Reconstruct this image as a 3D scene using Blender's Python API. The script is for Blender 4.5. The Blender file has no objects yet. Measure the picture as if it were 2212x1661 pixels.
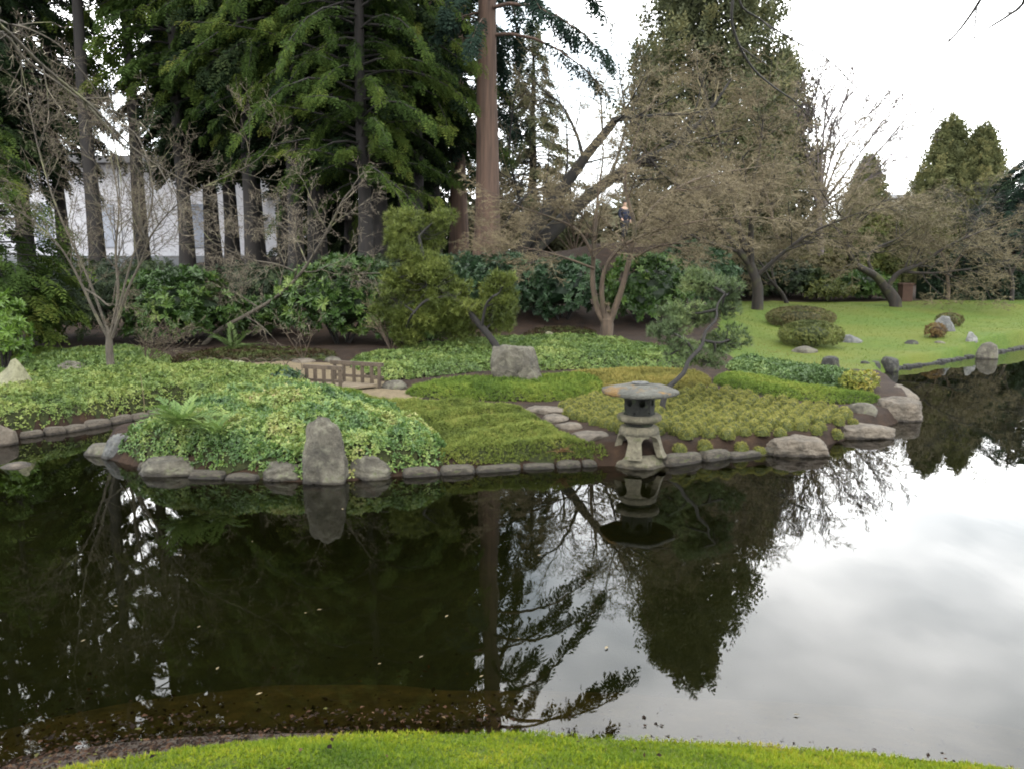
import bpy, bmesh, math, random
import numpy as np
from mathutils import Vector, noise as mnoise

rng = np.random.default_rng(11)
random.seed(11)
scene = bpy.context.scene
col = scene.collection
R = math.radians

# ------------------------------------------------------------------ camera
CAM_H, FPX, PITCH = 2.2, 1700.0, R(8.53)
cam_data = bpy.data.cameras.new('camera')
cam = bpy.data.objects.new('camera', cam_data)
col.objects.link(cam)
cam.location = (0, 0, CAM_H)
cam.rotation_euler = (R(90) - PITCH, 0, 0)
cam_data.sensor_width = 36.0
cam_data.lens = 36.0 * FPX / 2212.0
cam_data.clip_start = 0.05
cam_data.clip_end = 3000
scene.camera = cam
scene.render.film_transparent = False
scene.cycles.filter_width = 1.9
scene.cycles.max_bounces = 6
scene.cycles.diffuse_bounces = 2
scene.cycles.glossy_bounces = 3
scene.cycles.transmission_bounces = 4
scene.cycles.transparent_max_bounces = 8
scene.cycles.caustics_reflective = False
scene.cycles.caustics_refractive = False

# ------------------------------------------------------------------ world
SUN_EL, SUN_AZ = R(52), R(200)       # the overcast's brighter part: high, behind and left of the camera
world = bpy.data.worlds.new('World')
scene.world = world
world.use_nodes = True
wt = world.node_tree
wt.nodes.clear()
wo = wt.nodes.new('ShaderNodeOutputWorld')
bg = wt.nodes.new('ShaderNodeBackground')
bg.inputs['Strength'].default_value = 0.1
sky = wt.nodes.new('ShaderNodeTexSky')
sky.sky_type = 'NISHITA'
sky.sun_disc = False
sky.sun_elevation = SUN_EL
sky.sun_rotation = SUN_AZ
tc = wt.nodes.new('ShaderNodeTexCoord')
mp = wt.nodes.new('ShaderNodeMapping')
mp.inputs['Scale'].default_value = (1.0, 1.0, 2.2)
mp.inputs['Location'].default_value = (1.3, 0.4, 0.2)
n1 = wt.nodes.new('ShaderNodeTexNoise')
n1.inputs['Scale'].default_value = 2.1
n1.inputs['Detail'].default_value = 4
n1.inputs['Roughness'].default_value = 0.5
cr = wt.nodes.new('ShaderNodeValToRGB')
cr.color_ramp.elements[0].position = 0.38
cr.color_ramp.elements[0].color = (6.2, 6.9, 7.4, 1)
cr.color_ramp.elements[1].position = 0.62
cr.color_ramp.elements[1].color = (21.0, 21.0, 20.8, 1)
mx = wt.nodes.new('ShaderNodeMix')
mx.data_type = 'RGBA'
mx.inputs[0].default_value = 0.93
L = wt.links
L.new(tc.outputs['Generated'], mp.inputs['Vector'])
L.new(mp.outputs['Vector'], n1.inputs['Vector'])
L.new(n1.outputs['Fac'], cr.inputs['Fac'])
L.new(sky.outputs['Color'], mx.inputs[6])
L.new(cr.outputs['Color'], mx.inputs[7])
L.new(mx.outputs[2], bg.inputs['Color'])
L.new(bg.outputs[0], wo.inputs['Surface'])

sun_data = bpy.data.lights.new('sun', 'SUN')
sun_data.energy = 0.8
sun_data.angle = R(30)
sun_data.color = (1.0, 0.96, 0.9)
sun = bpy.data.objects.new('sun', sun_data)
col.objects.link(sun)
sd_ = Vector((math.sin(SUN_AZ) * math.cos(SUN_EL), math.cos(SUN_AZ) * math.cos(SUN_EL), math.sin(SUN_EL)))
sun.rotation_euler = (-sd_).to_track_quat('-Z', 'Y').to_euler()
sun.location = (-10, -20, 40)

scene.view_settings.view_transform = 'Standard'
scene.view_settings.look = 'None'
scene.view_settings.gamma = 1.0
scene.view_settings.use_curve_mapping = False
scene.view_settings.exposure = 1.92

# ------------------------------------------------------------------ helpers: where a seen point stands in the world
CP, SP = math.cos(PITCH), math.sin(PITCH)

def ray(u, v):
    cx, cy = (u - 1106) / FPX, (830 - v) / FPX
    return np.array([cx, CP + cy * SP, cy * CP - SP])

def G(u, v, z=0.0):
    d = ray(u, v)
    t = (z - CAM_H) / d[2]
    return np.array([0, 0, CAM_H]) + d * t

def D(u, v, Y):
    d = ray(u, v)
    return np.array([0, 0, CAM_H]) + d * (Y / d[1])

def inside(px, py, poly):
    poly = np.asarray(poly, float)
    c = np.zeros(np.shape(px), bool)
    n = len(poly)
    for i in range(n):
        x0, y0 = poly[i][:2]
        x1, y1 = poly[(i + 1) % n][:2]
        if y0 == y1:
            continue
        c ^= ((y0 > py) != (y1 > py)) & (px < (x1 - x0) * (py - y0) / (y1 - y0) + x0)
    return c

def dist_poly(px, py, poly, closed=True):
    poly = np.asarray(poly, float)
    best = np.full(np.shape(px), 1e9)
    n = len(poly)
    for i in range(n if closed else n - 1):
        ax, ay = poly[i][:2]
        bx, by = poly[(i + 1) % n][:2]
        dx, dy = bx - ax, by - ay
        l2 = dx * dx + dy * dy + 1e-12
        t = np.clip(((px - ax) * dx + (py - ay) * dy) / l2, 0, 1)
        best = np.minimum(best, np.hypot(px - ax - t * dx, py - ay - t * dy))
    return best

def smooth_poly(pts, it=2, closed=True):
    p = np.asarray(pts, float)
    for _ in range(it):
        q = np.roll(p, -1, 0) if closed else None
        if closed:
            p = np.stack([p * .75 + q * .25, p * .25 + q * .75], 1).reshape(-1, p.shape[1])
    return p

def wob(x, y, z=0.0, s=1.0, seed=0, oct=3):
    r = np.random.default_rng(seed)
    o = np.zeros(np.broadcast(np.asarray(x), np.asarray(y), np.asarray(z)).shape)
    a, f = 1.0, s
    for _ in range(oct):
        for _k in range(3):
            d = r.normal(size=3)
            d /= np.linalg.norm(d)
            o = o + a * np.sin(f * (d[0] * x + d[1] * y + d[2] * z) * 2.0 + r.uniform(0, 6.28)) / 3
        a *= .5
        f *= 2.1
    return o

def norm(a):
    return a / np.maximum(np.linalg.norm(a, axis=-1, keepdims=True), 1e-9)

# ------------------------------------------------------------------ the pond's outline and the land's height
g2 = lambda u, v: G(u, v, 0)[:2]
shore_far = [(-21, 6), (-13, 8.6), g2(-160, 966), g2(0, 958), g2(60, 942), g2(150, 932), g2(240, 916), g2(320, 902), g2(375, 892),
             g2(400, 900), g2(370, 922), g2(300, 945), g2(220, 962), g2(200, 985), g2(260, 1002), g2(330, 1020), g2(430, 1032),
             g2(560, 1036), g2(660, 1046), g2(750, 1042), g2(850, 1031), g2(1000, 1022), g2(1150, 1012), g2(1290, 1006),
             g2(1390, 1012), g2(1450, 1004), g2(1560, 990), g2(1680, 979), g2(1760, 980), g2(1800, 962), g2(1850, 945),
             g2(1910, 926), g2(1965, 908), g2(1985, 890), g2(1978, 868), g2(1950, 846), g2(1915, 826), g2(1900, 812),
             g2(1935, 797), g2(2010, 787), g2(2100, 771), g2(2160, 760), g2(2250, 744), g2(2400, 722), (22, 24), (27, 20)]
shore_near = [(30, 10), (26, 3), (18, 1.2), (10, 1.2), (6, 1.9), (3.6, 2.75), g2(2212, 1640), g2(1800, 1600), g2(1500, 1578),
              g2(1300, 1570), g2(1100, 1560), g2(800, 1558), g2(550, 1560), g2(300, 1578), g2(120, 1605), g2(0, 1640), (-2.9, 2.95), (-4.2, 2.3), (-7, 1.2), (-12, 0.6), (-20, 1.0)]
pond = smooth_poly(np.array([list(p) for p in shore_far + shore_near]), 2)
near_line = np.array([list(p) for p in shore_near[:-1]])

ctl = []
for u, v, z in [(700, 1010, .16), (1100, 965, .2), (1300, 900, .27), (1600, 925, .2), (1880, 885, .17), (600, 890, .28), (480, 930, .24), (900, 860, .3),
                (1100, 805, .36), (1300, 775, .42), (1500, 830, .3), (1750, 830, .22), (100, 850, .34), (330, 800, .42), (0, 800, .44), (-200, 830, .4), (250, 880, .22), (700, 800, .36),
                (500, 775, .48), (1000, 750, .5), (1310, 725, .6), (700, 765, .5), (2000, 760, .22), (1850, 770, .2), (1800, 720, .36), (2100, 705, .42)]:
    p = G(u, v, z)
    ctl.append((p[0], p[1], z))
ctl += [(8.3, 30, .78), (12, 30, .76), (20, 31, .85), (14, 24, .5), (30, 30, .8), (-14, 24, 1.2), (-8, 27, 1.9), (-3, 24, 1.7), (0, 24, 1.9), (4, 23, 1.0), (4.8, 34, 3.2), (0, 34, 2.8),
        (-10, 36, 2.6), (-25, 30, 2.0), (-25, 18, .8), (-12, 17, .6), (10, 41, 1.6), (20, 40, 1.0), (0, 60, 2.6), (30, 60, 1.2), (-40, 50, 2.6), (70, 50, 1), (0, 0, .42), (0, 2, .36), (-6, 0, .4), (6, 0, .4), (0, -8, .6), (20, -5, .6), (-20, -5, .6), (0, 2.9, .22)]
ctl = np.array(ctl)

def zland(x, y):
    x, y = np.asarray(x, float), np.asarray(y, float)
    w = 0.0
    s = 0.0
    for cx, cy, cz in ctl:
        k = 1.0 / ((x - cx) ** 2 + (y - cy) ** 2 + 0.35) ** 1.6
        w = w + k
        s = s + k * cz
    return s / w

def sstep(a, b, x):
    t = np.clip((x - a) / (b - a), 0, 1)
    return t * t * (3 - 2 * t)

def shore_sd(x, y):
    d = dist_poly(x, y, pond)
    return np.where(inside(x, y, pond), -d, d)

def terrain(x, y):
    x, y = np.asarray(x, float), np.asarray(y, float)
    sd = shore_sd(x, y)
    near = dist_poly(x, y, near_line, False) < 3.0
    near &= y < 6
    zl = zland(x, y) + .02 * wob(x, y, 0, 1.6, 5)
    rise = np.where(near, sstep(-.1, .85, sd), sstep(.03, .22, sd))
    land = -.03 + (zl + .03) * rise
    shelf = sstep(.6, 1.05, -sd + .06 * wob(x, y, 0, 1.1, 44))
    wet_near = -.03 - .14 * sstep(0, .7, -sd) - .75 * shelf
    wet_far = -.03 - .9 * sstep(-.05, .5, -sd)
    wet = np.where(near, wet_near, wet_far)
    return np.where(sd > 0, land, wet)

def tz(x, y):
    return float(terrain(np.array([x]), np.array([y]))[0])

_ts = np.concatenate([np.geomspace(2.0, 60, 900), np.linspace(60.5, 200, 100)])

def on(u, v):                                   # where the line of sight (u, v) first meets the land or the water
    p = np.array([0, 0, CAM_H]) + ray(u, v)[None] * _ts[:, None]
    d = p[:, 2] - np.maximum(terrain(p[:, 0], p[:, 1]), -.01)
    k = int(np.argmax(d < 0)) if (d < 0).any() else len(d) - 1
    if k == 0:
        return p[0]
    f = d[k - 1] / (d[k - 1] - d[k] + 1e-9)
    q = p[k - 1] * (1 - f) + p[k] * f
    return np.array([q[0], q[1], tz(q[0], q[1])])

def at(u, Y):                                   # a point of the ground at depth Y under the image column u
    x = D(u, 600, Y)[0]
    return np.array([x, Y, tz(x, Y)])

# ------------------------------------------------------------------ helpers: meshes
class Geo:
    def __init__(self):
        self.V, self.F, self.M, self.A, self.n = [], [], [], [], 0

    def add(self, v, f, m=0, a=0.5):
        v = np.asarray(v, float).reshape(-1, 3)
        f = np.asarray(f, np.int64)
        self.V.append(v)
        self.F.append(f + self.n)
        self.M.append(np.full(len(f), m, np.int32))
        self.A.append(np.broadcast_to(np.asarray(a, float), (len(f),)))
        self.n += len(v)
        return self

    def mesh(self, name, mats, smooth=False):
        me = bpy.data.meshes.new(name)
        v = np.concatenate(self.V)
        me.vertices.add(len(v))
        me.vertices.foreach_set('co', v.astype(np.float32).ravel())
        idx = np.concatenate([f.ravel() for f in self.F])
        cnt = np.concatenate([np.full(len(f), f.shape[1]) for f in self.F])
        me.loops.add(len(idx))
        me.loops.foreach_set('vertex_index', idx.astype(np.int32))
        me.polygons.add(len(cnt))
        me.polygons.foreach_set('loop_start', np.concatenate([[0], np.cumsum(cnt)[:-1]]).astype(np.int32))
        me.polygons.foreach_set('material_index', np.concatenate(self.M))
        me.polygons.foreach_set('use_smooth', np.full(len(cnt), smooth))
        at_ = me.attributes.new('rnd', 'FLOAT', 'FACE')
        at_.data.foreach_set('value', np.concatenate(self.A).astype(np.float32))
        for m in (mats if isinstance(mats, (list, tuple)) else [mats]):
            me.materials.append(m)
        me.update(calc_edges=True)
        return me

    def build(self, name, mats, parent=None, smooth=False, loc=None):
        o = bpy.data.objects.new(name, self.mesh(name, mats, smooth))
        col.objects.link(o)
        if parent is not None:
            o.parent = parent
        if loc is not None:
            o.location = loc
        return o

def tag(o, label=None, cat=None, group=None, kind=None):
    if label: o['label'] = label
    if cat: o['category'] = cat
    if group: o['group'] = group
    if kind: o['kind'] = kind
    return o

def empty(name, loc, label, cat, group=None, rz=0.0):
    o = bpy.data.objects.new(name, None)
    o.empty_display_size = .2
    col.objects.link(o)
    o.location = loc
    o.rotation_euler = (0, 0, rz)
    return tag(o, label, cat, group)

def copy_tree(o, parent=None):
    c = o.copy()
    col.objects.link(c)
    if parent is not None:
        c.parent = parent
    for ch in list(o.children):
        copy_tree(ch, c)
    return c

def scatter(geo, T, O, X, Z, s, a, m=0, sy=None):
    """place template T=(verts, faces) at origins O with x axis X and normal about Z"""
    tv, tf = T
    O = np.asarray(O, float)
    n, k = len(O), len(tv)
    X = norm(np.asarray(X, float))
    Yv = norm(np.cross(np.broadcast_to(Z, X.shape), X))
    Zv = np.cross(X, Yv)
    s = np.broadcast_to(np.asarray(s, float), (n,))
    if sy is None:
        sy = s
    sy = np.broadcast_to(np.asarray(sy, float), (n,))
    v = (O[:, None, :] + (tv[None, :, 0:1] * s[:, None, None]) * X[:, None, :]
         + (tv[None, :, 1:2] * sy[:, None, None]) * Yv[:, None, :]
         + (tv[None, :, 2:3] * s[:, None, None]) * Zv[:, None, :])
    f = (tf[None] + (np.arange(n) * k)[:, None, None]).reshape(-1, tf.shape[1])
    aa = np.repeat(np.broadcast_to(np.asarray(a, float), (n,)), len(tf))
    aa = np.clip(aa + rng.normal(0, .05, len(aa)), 0, 1)
    geo.add(v.reshape(-1, 3), f, m, aa)

def rand_dirs(n):
    return norm(rng.normal(size=(n, 3)))

def tubes(geo, segs, sides=3, m=0, a=None):
    """segs: array (n, 8): p0, p1, r0, r1"""
    S = np.asarray(segs, float).reshape(-1, 8)
    n = len(S)
    if n == 0:
        return
    p0, p1, r0, r1 = S[:, :3], S[:, 3:6], S[:, 6], S[:, 7]
    d = norm(p1 - p0)
    ref = np.where(np.abs(d[:, 2:3]) < .9, np.array([[0, 0, 1.]]), np.array([[1., 0, 0]]))
    x = norm(np.cross(d, ref))
    y = np.cross(d, x)
    ang = np.arange(sides) * 2 * math.pi / sides
    c, s = np.cos(ang)[None, :, None], np.sin(ang)[None, :, None]
    ring = x[:, None] * c + y[:, None] * s
    v = np.concatenate([p0[:, None] + ring * r0[:, None, None], p1[:, None] + ring * r1[:, None, None]], 1)
    i = np.arange(sides)
    q = np.stack([i, (i + 1) % sides, (i + 1) % sides + sides, i + sides], 1)
    f = (q[None] + (np.arange(n) * 2 * sides)[:, None, None]).reshape(-1, 4)
    if a is None:
        a = rng.uniform(0, 1, n)
    geo.add(v.reshape(-1, 3), f, m, np.repeat(np.broadcast_to(a, (n,)), sides))

def spline(pts, n):
    """Catmull-Rom through pts"""
    p = np.asarray(pts, float)
    if len(p) < 3:
        t = np.linspace(0, 1, n)[:, None]
        return p[0] * (1 - t) + p[-1] * t
    q = np.vstack([2 * p[0] - p[1], p, 2 * p[-1] - p[-2]])
    out = []
    for t in np.linspace(0, len(p) - 1 - 1e-6, n):
        i = int(t)
        f = t - i
        a, b, c, d = q[i], q[i + 1], q[i + 2], q[i + 3]
        out.append(.5 * ((2 * b) + (-a + c) * f + (2 * a - 5 * b + 4 * c - d) * f * f + (-a + 3 * b - 3 * c + d) * f ** 3))
    return np.array(out)

def limb(geo, pts, r0, r1, sides=8, m=0, rough=.06, flare=0.0, pw=1.0):
    """a continuous tapered trunk or limb with an uneven girth"""
    P = np.asarray(pts, float)
    n = len(P)
    T = norm(np.gradient(P, axis=0))
    ref = np.array([0.31, 0.95, 0.05])
    V = []
    for i in range(n):
        x = np.cross(T[i], ref)
        x /= np.linalg.norm(x) + 1e-9
        y = np.cross(T[i], x)
        t = i / (n - 1)
        r = r0 + (r1 - r0) * t ** pw
        if flare:
            r *= 1 + flare * math.exp(-t * 14)
        for k in range(sides):
            a = 2 * math.pi * k / sides
            rr = r * (1 + rough * math.sin(3 * a + 1.7 * i * .3 + r0 * 37) + random.uniform(-rough, rough) * .6)
            V.append(P[i] + (x * math.cos(a) + y * math.sin(a)) * rr)
    F = []
    for i in range(n - 1):
        for k in range(sides):
            k2 = (k + 1) % sides
            F.append((i * sides + k, i * sides + k2, (i + 1) * sides + k2, (i + 1) * sides + k))
    geo.add(V, F, m, rng.uniform(.3, .7, len(F)))
    V2 = V[-sides:]
    geo.add(V2 + [P[-1] + T[-1] * r1], [(k, (k + 1) % sides, sides) for k in range(sides)], m)

def box(geo, c, s, m=0, rz=0.0, j=0.0, a=.5):
    c = np.asarray(c, float)
    v = np.array([(x, y, z) for z in (-.5, .5) for x, y in ((-.5, -.5), (.5, -.5), (.5, .5), (-.5, .5))]) * np.asarray(s, float)
    if j:
        v = v + rng.uniform(-j, j, v.shape)
    cz, sz = math.cos(rz), math.sin(rz)
    v = np.stack([v[:, 0] * cz - v[:, 1] * sz, v[:, 0] * sz + v[:, 1] * cz, v[:, 2]], 1) + c
    geo.add(v, [(0, 3, 2, 1), (4, 5, 6, 7), (0, 1, 5, 4), (1, 2, 6, 5), (2, 3, 7, 6), (3, 0, 4, 7)], m, a)

def beam(geo, p0, p1, w, h, m=0):
    """a squared timber from p0 to p1, h upright"""
    p0, p1 = np.asarray(p0, float), np.asarray(p1, float)
    d = p1 - p0
    d /= np.linalg.norm(d)
    up = np.array([0, 0, 1.]) if abs(d[2]) < .9 else np.array([0, 1., 0])
    s = np.cross(d, up)
    s /= np.linalg.norm(s)
    up = np.cross(s, d)
    v = [p + s * a * w / 2 + up * b * h / 2 for p in (p0, p1) for a, b in ((-1, -1), (1, -1), (1, 1), (-1, 1))]
    geo.add(v, [(0, 3, 2, 1), (4, 5, 6, 7), (0, 1, 5, 4), (1, 2, 6, 5), (2, 3, 7, 6), (3, 0, 4, 7)], m)

def lathe(geo, prof, seg=24, m=0, rough=0.0, seed=0):
    V = []
    r_ = np.random.default_rng(seed)
    for (r, z) in prof:
        for k in range(seg):
            a = 2 * math.pi * k / seg
            rr = r * (1 + rough * math.sin(a * 3 + seed) + r_.uniform(-rough, rough) * .5)
            V.append((rr * math.cos(a), rr * math.sin(a), z + r_.uniform(-rough, rough) * .15))
    F = [(i * seg + k, i * seg + (k + 1) % seg, (i + 1) * seg + (k + 1) % seg, (i + 1) * seg + k)
         for i in range(len(prof) - 1) for k in range(seg)]
    geo.add(V, F, m)

_ico = {}
def ico(n):
    if n not in _ico:
        bm = bmesh.new()
        bmesh.ops.create_icosphere(bm, subdivisions=n, radius=1.0)
        v = np.array([x.co[:] for x in bm.verts])
        f = np.array([[y.index for y in x.verts] for x in bm.faces])
        bm.free()
        _ico[n] = (v, f)
    return _ico[n]

def rock_geo(w, d, h, seed, cuts=9, detail=3, lump=.1, point=0.0):
    """a boulder standing on z=0 (its foot goes a little below)"""
    r = np.random.default_rng(seed)
    v, f = ico(detail)
    v = v.copy()
    for _ in range(cuts):
        n_ = r.normal(size=3)
        n_[2] = abs(n_[2]) * .8 - .15
        n_ /= np.linalg.norm(n_)
        k = r.uniform(.55, .9)
        s = v @ n_
        over = np.maximum(s - k, 0)
        v -= np.outer(over * .92, n_)
    v *= (1 + lump * wob(v[:, 0], v[:, 1], v[:, 2], 1.3, seed, 4))[:, None]
    v += .018 * r.normal(size=v.shape)
    lo = v[:, 2].min()
    v[:, 2] = np.maximum(v[:, 2], -.55)
    v -= [(v[:, 0].max() + v[:, 0].min()) / 2, (v[:, 1].max() + v[:, 1].min()) / 2, v[:, 2].min()]
    if point:
        v[:, :2] *= (1 - point * (v[:, 2:] / v[:, 2].max()))
    v *= np.array([w / (np.ptp(v[:, 0])), d / (np.ptp(v[:, 1])), h / np.ptp(v[:, 2])])
    return v, f

def block_geo(w, d, h, taper=.7, shear=0.0, rnd=.3, seed=0, lump=.13, detail=5):
    v, f = ico(detail)
    cube = v / np.abs(v).max(1, keepdims=True)
    b = ((1 - rnd) * cube + rnd * v) * .5
    b = b * (1 + lump * wob(v[:, 0], v[:, 1], v[:, 2], 1.4, seed, 4))[:, None]
    b[:, 2] -= b[:, 2].min()
    b[:, 2] /= b[:, 2].max()
    rr_ = np.random.default_rng(seed + 77)
    for _ in range(6):
        n_ = rr_.normal(size=3)
        n_[2] = abs(n_[2]) * .6
        n_ /= np.linalg.norm(n_)
        q_ = (b - [0, 0, .5]) @ n_
        b -= np.outer(np.maximum(q_ - q_.max() * rr_.uniform(.72, .93), 0) * .85, n_)
    b[:, 2] /= b[:, 2].max()
    b += (.035 * wob(v[:, 0], v[:, 1], v[:, 2], 4.5, seed + 5, 3))[:, None] * norm(v)
    b[:, 2] = np.maximum(b[:, 2], 0)
    k = 1 - (1 - taper) * b[:, 2]
    b[:, 0] = b[:, 0] * k + shear * b[:, 2]
    b[:, 1] *= k
    b += .006 * np.random.default_rng(seed).normal(size=b.shape)
    return b * np.array([w / np.ptp(b[:, 0]), d / np.ptp(b[:, 1]), h]), f

# ------------------------------------------------------------------ materials
def nodes(name):
    m = bpy.data.materials.new(name)
    m.use_nodes = True
    t = m.node_tree
    p = t.nodes['Principled BSDF']
    return m, t, p

def add_noise(t, scale, detail=4, rough=.55, coord='Object', stretch=None):
    tcn = t.nodes.new('ShaderNodeTexCoord')
    n = t.nodes.new('ShaderNodeTexNoise')
    n.inputs['Scale'].default_value = scale
    n.inputs['Detail'].default_value = detail
    n.inputs['Roughness'].default_value = rough
    if stretch:
        mpn = t.nodes.new('ShaderNodeMapping')
        mpn.inputs['Scale'].default_value = stretch
        t.links.new(tcn.outputs[coord], mpn.inputs['Vector'])
        t.links.new(mpn.outputs['Vector'], n.inputs['Vector'])
    else:
        t.links.new(tcn.outputs[coord], n.inputs['Vector'])
    return n

def ramp(t, src, stops):
    c = t.nodes.new('ShaderNodeValToRGB')
    e = c.color_ramp.elements
    while len(e) < len(stops):
        e.new(.5)
    for k, (pos, colr) in enumerate(stops):
        e[k].position = pos
        e[k].color = (*colr, 1)
    t.links.new(src, c.inputs['Fac'])
    return c

def mixc(t, f, a, b, mode='MIX'):
    n = t.nodes.new('ShaderNodeMix')
    n.data_type = 'RGBA'
    n.blend_type = mode
    for sock, val in ((0, f), (6, a), (7, b)):
        if isinstance(val, (int, float)):
            n.inputs[sock].default_value = val
        elif isinstance(val, tuple):
            n.inputs[sock].default_value = (*val, 1)
        else:
            t.links.new(val, n.inputs[sock])
    return n.outputs[2]

def bump(t, p, src, strength, dist=.02):
    b = t.nodes.new('ShaderNodeBump')
    b.inputs['Strength'].default_value = strength
    b.inputs['Distance'].default_value = dist
    t.links.new(src, b.inputs['Height'])
    t.links.new(b.outputs['Normal'], p.inputs['Normal'])

def leafmat(name, stops, trans=.25, rough=.5, spec=.35, nscale=.9, namt=.45):
    """per-leaf colour from the 'rnd' attribute, drifting slowly over the plant"""
    m, t, p = nodes(name)
    at_ = t.nodes.new('ShaderNodeAttribute')
    at_.attribute_name = 'rnd'
    n = add_noise(t, nscale, 3)
    mt = t.nodes.new('ShaderNodeMath')
    mt.operation = 'MULTIPLY_ADD'
    mt.inputs[1].default_value = namt * 2
    mt.inputs[2].default_value = -namt
    t.links.new(n.outputs['Fac'], mt.inputs[0])
    ad = t.nodes.new('ShaderNodeMath')
    ad.operation = 'ADD'
    ad.use_clamp = True
    t.links.new(at_.outputs['Fac'], ad.inputs[0])
    t.links.new(mt.outputs[0], ad.inputs[1])
    c = ramp(t, ad.outputs[0], stops)
    t.links.new(c.outputs['Color'], p.inputs['Base Color'])
    p.inputs['Roughness'].default_value = rough
    p.inputs['Specular IOR Level'].default_value = spec
    if trans:
        tr = t.nodes.new('ShaderNodeBsdfTranslucent')
        t.links.new(c.outputs['Color'], tr.inputs['Color'])
        ms = t.nodes.new('ShaderNodeMixShader')
        ms.inputs[0].default_value = trans
        t.links.new(p.outputs[0], ms.inputs[1])
        t.links.new(tr.outputs[0], ms.inputs[2])
        t.links.new(ms.outputs[0], t.nodes['Material Output'].inputs['Surface'])
    return m

def barkmat(name, c1, c2, scale=9, stretch=(1, 1, .18), moss=None, bs=.6):
    m, t, p = nodes(name)
    n = add_noise(t, scale, 5, .65, 'Object', stretch)
    c = ramp(t, n.outputs['Fac'], [(.3, c1), (.7, c2)])
    out = c.outputs['Color']
    if moss:
        n2 = add_noise(t, 2.4, 4, .6)
        k = ramp(t, n2.outputs['Fac'], [(.54, (0, 0, 0)), (.68, (1, 1, 1))])
        out = mixc(t, k.outputs['Color'], out, moss)
    t.links.new(out, p.inputs['Base Color'])
    p.inputs['Roughness'].default_value = .9
    bump(t, p, n.outputs['Fac'], bs, .03)
    return m

def twigmat(name, stops):
    m, t, p = nodes(name)
    at_ = t.nodes.new('ShaderNodeAttribute')
    at_.attribute_name = 'rnd'
    c = ramp(t, at_.outputs['Fac'], stops)
    t.links.new(c.outputs['Color'], p.inputs['Base Color'])
    p.inputs['Roughness'].default_value = .85
    return m

def rockmat(name, stops, lichen=(.30, .30, .22), moss=(.06, .075, .02), lich=.55, mossk=.62, scale=4.0):
    m, t, p = nodes(name)
    n = add_noise(t, scale, 7, .62)
    c = ramp(t, n.outputs['Fac'], stops)
    n2 = add_noise(t, scale * 2.3, 5, .7)
    k = ramp(t, n2.outputs['Fac'], [(lich - .04, (0, 0, 0)), (lich + .16, (1, 1, 1))])
    out = mixc(t, k.outputs['Color'], c.outputs['Color'], lichen)
    n3 = add_noise(t, scale * .9, 4, .6)
    k3 = ramp(t, n3.outputs['Fac'], [(mossk, (0, 0, 0)), (mossk + .1, (1, 1, 1))])
    out = mixc(t, k3.outputs['Color'], out, moss)
    t.links.new(out, p.inputs['Base Color'])
    p.inputs['Roughness'].default_value = .88
    n4 = add_noise(t, scale * 3.5, 8, .75)
    bump(t, p, n4.outputs['Fac'], .9, .06)
    dk = ramp(t, n4.outputs['Fac'], [(.36, (.45, .42, .38)), (.5, (1, 1, 1))])  # crevice shade put into the colour: darker where the bump sinks
    out = mixc(t, .8, out, dk.outputs['Color'], 'MULTIPLY')
    ge = t.nodes.new('ShaderNodeNewGeometry')
    sx = t.nodes.new('ShaderNodeSeparateXYZ')
    t.links.new(ge.outputs['Position'], sx.inputs[0])
    ws = t.nodes.new('ShaderNodeMath')                     # the wet line a hand's breadth above the water
    ws.operation = 'MULTIPLY_ADD'
    ws.inputs[1].default_value = .05
    t.links.new(n.outputs['Fac'], ws.inputs[0])
    t.links.new(sx.outputs['Z'], ws.inputs[2])
    wk = ramp(t, ws.outputs[0], [(.045, (.3, .27, .22)), (.065, (1, 1, 1))])
    t.links.new(mixc(t, 1.0, out, wk.outputs['Color'], 'MULTIPLY'), p.inputs['Base Color'])
    return m

def groundmat(name, stops, scale=3, fine=40, bs=.5, rough=.95, big=.35, c_big=None):
    m, t, p = nodes(name)
    n = add_noise(t, scale, 8, .7)
    c = ramp(t, n.outputs['Fac'], stops)
    out = c.outputs['Color']
    if c_big:
        nb = add_noise(t, big, 3, .5)
        k = ramp(t, nb.outputs['Fac'], [(.4, (0, 0, 0)), (.65, (1, 1, 1))])
        out = mixc(t, k.outputs['Color'], out, c_big)
    t.links.new(out, p.inputs['Base Color'])
    p.inputs['Roughness'].default_value = rough
    p.inputs['Specular IOR Level'].default_value = .2
    nf = add_noise(t, fine, 6, .75)
    bump(t, p, nf.outputs['Fac'], bs, .03)
    return m

M = {}
M['soil'] = groundmat('forest soil', [(.3, (.007, .004, .0025)), (.55, (.018, .010, .0055)), (.75, (.042, .024, .012))], 4, 30)
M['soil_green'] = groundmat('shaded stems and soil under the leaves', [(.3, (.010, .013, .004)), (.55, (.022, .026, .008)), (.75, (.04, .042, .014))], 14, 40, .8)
M['bed'] = groundmat('pond silt darkened for depth', [(.3, (.006, .0085, .004)), (.7, (.016, .019, .009))], 5, 30, .3)  # colour kept dark in place of the light lost in deep water
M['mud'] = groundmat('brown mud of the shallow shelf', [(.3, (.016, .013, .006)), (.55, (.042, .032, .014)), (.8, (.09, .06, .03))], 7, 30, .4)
M['bank'] = groundmat('damp gravel and litter', [(.3, (.014, .010, .007)), (.5, (.038, .028, .02)), (.72, (.08, .06, .044))], 28, 60, .8)
M['lawn'] = groundmat('mossy lawn', [(.3, (.030, .055, .006)), (.55, (.05, .080, .009)), (.75, (.08, .098, .014))], 9, 60, .8, c_big=(.072, .084, .012))
M['path'] = groundmat('pale fine gravel path', [(.3, (.065, .05, .03)), (.6, (.12, .094, .058)), (.8, (.17, .135, .085))], 14, 60, .4)
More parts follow.
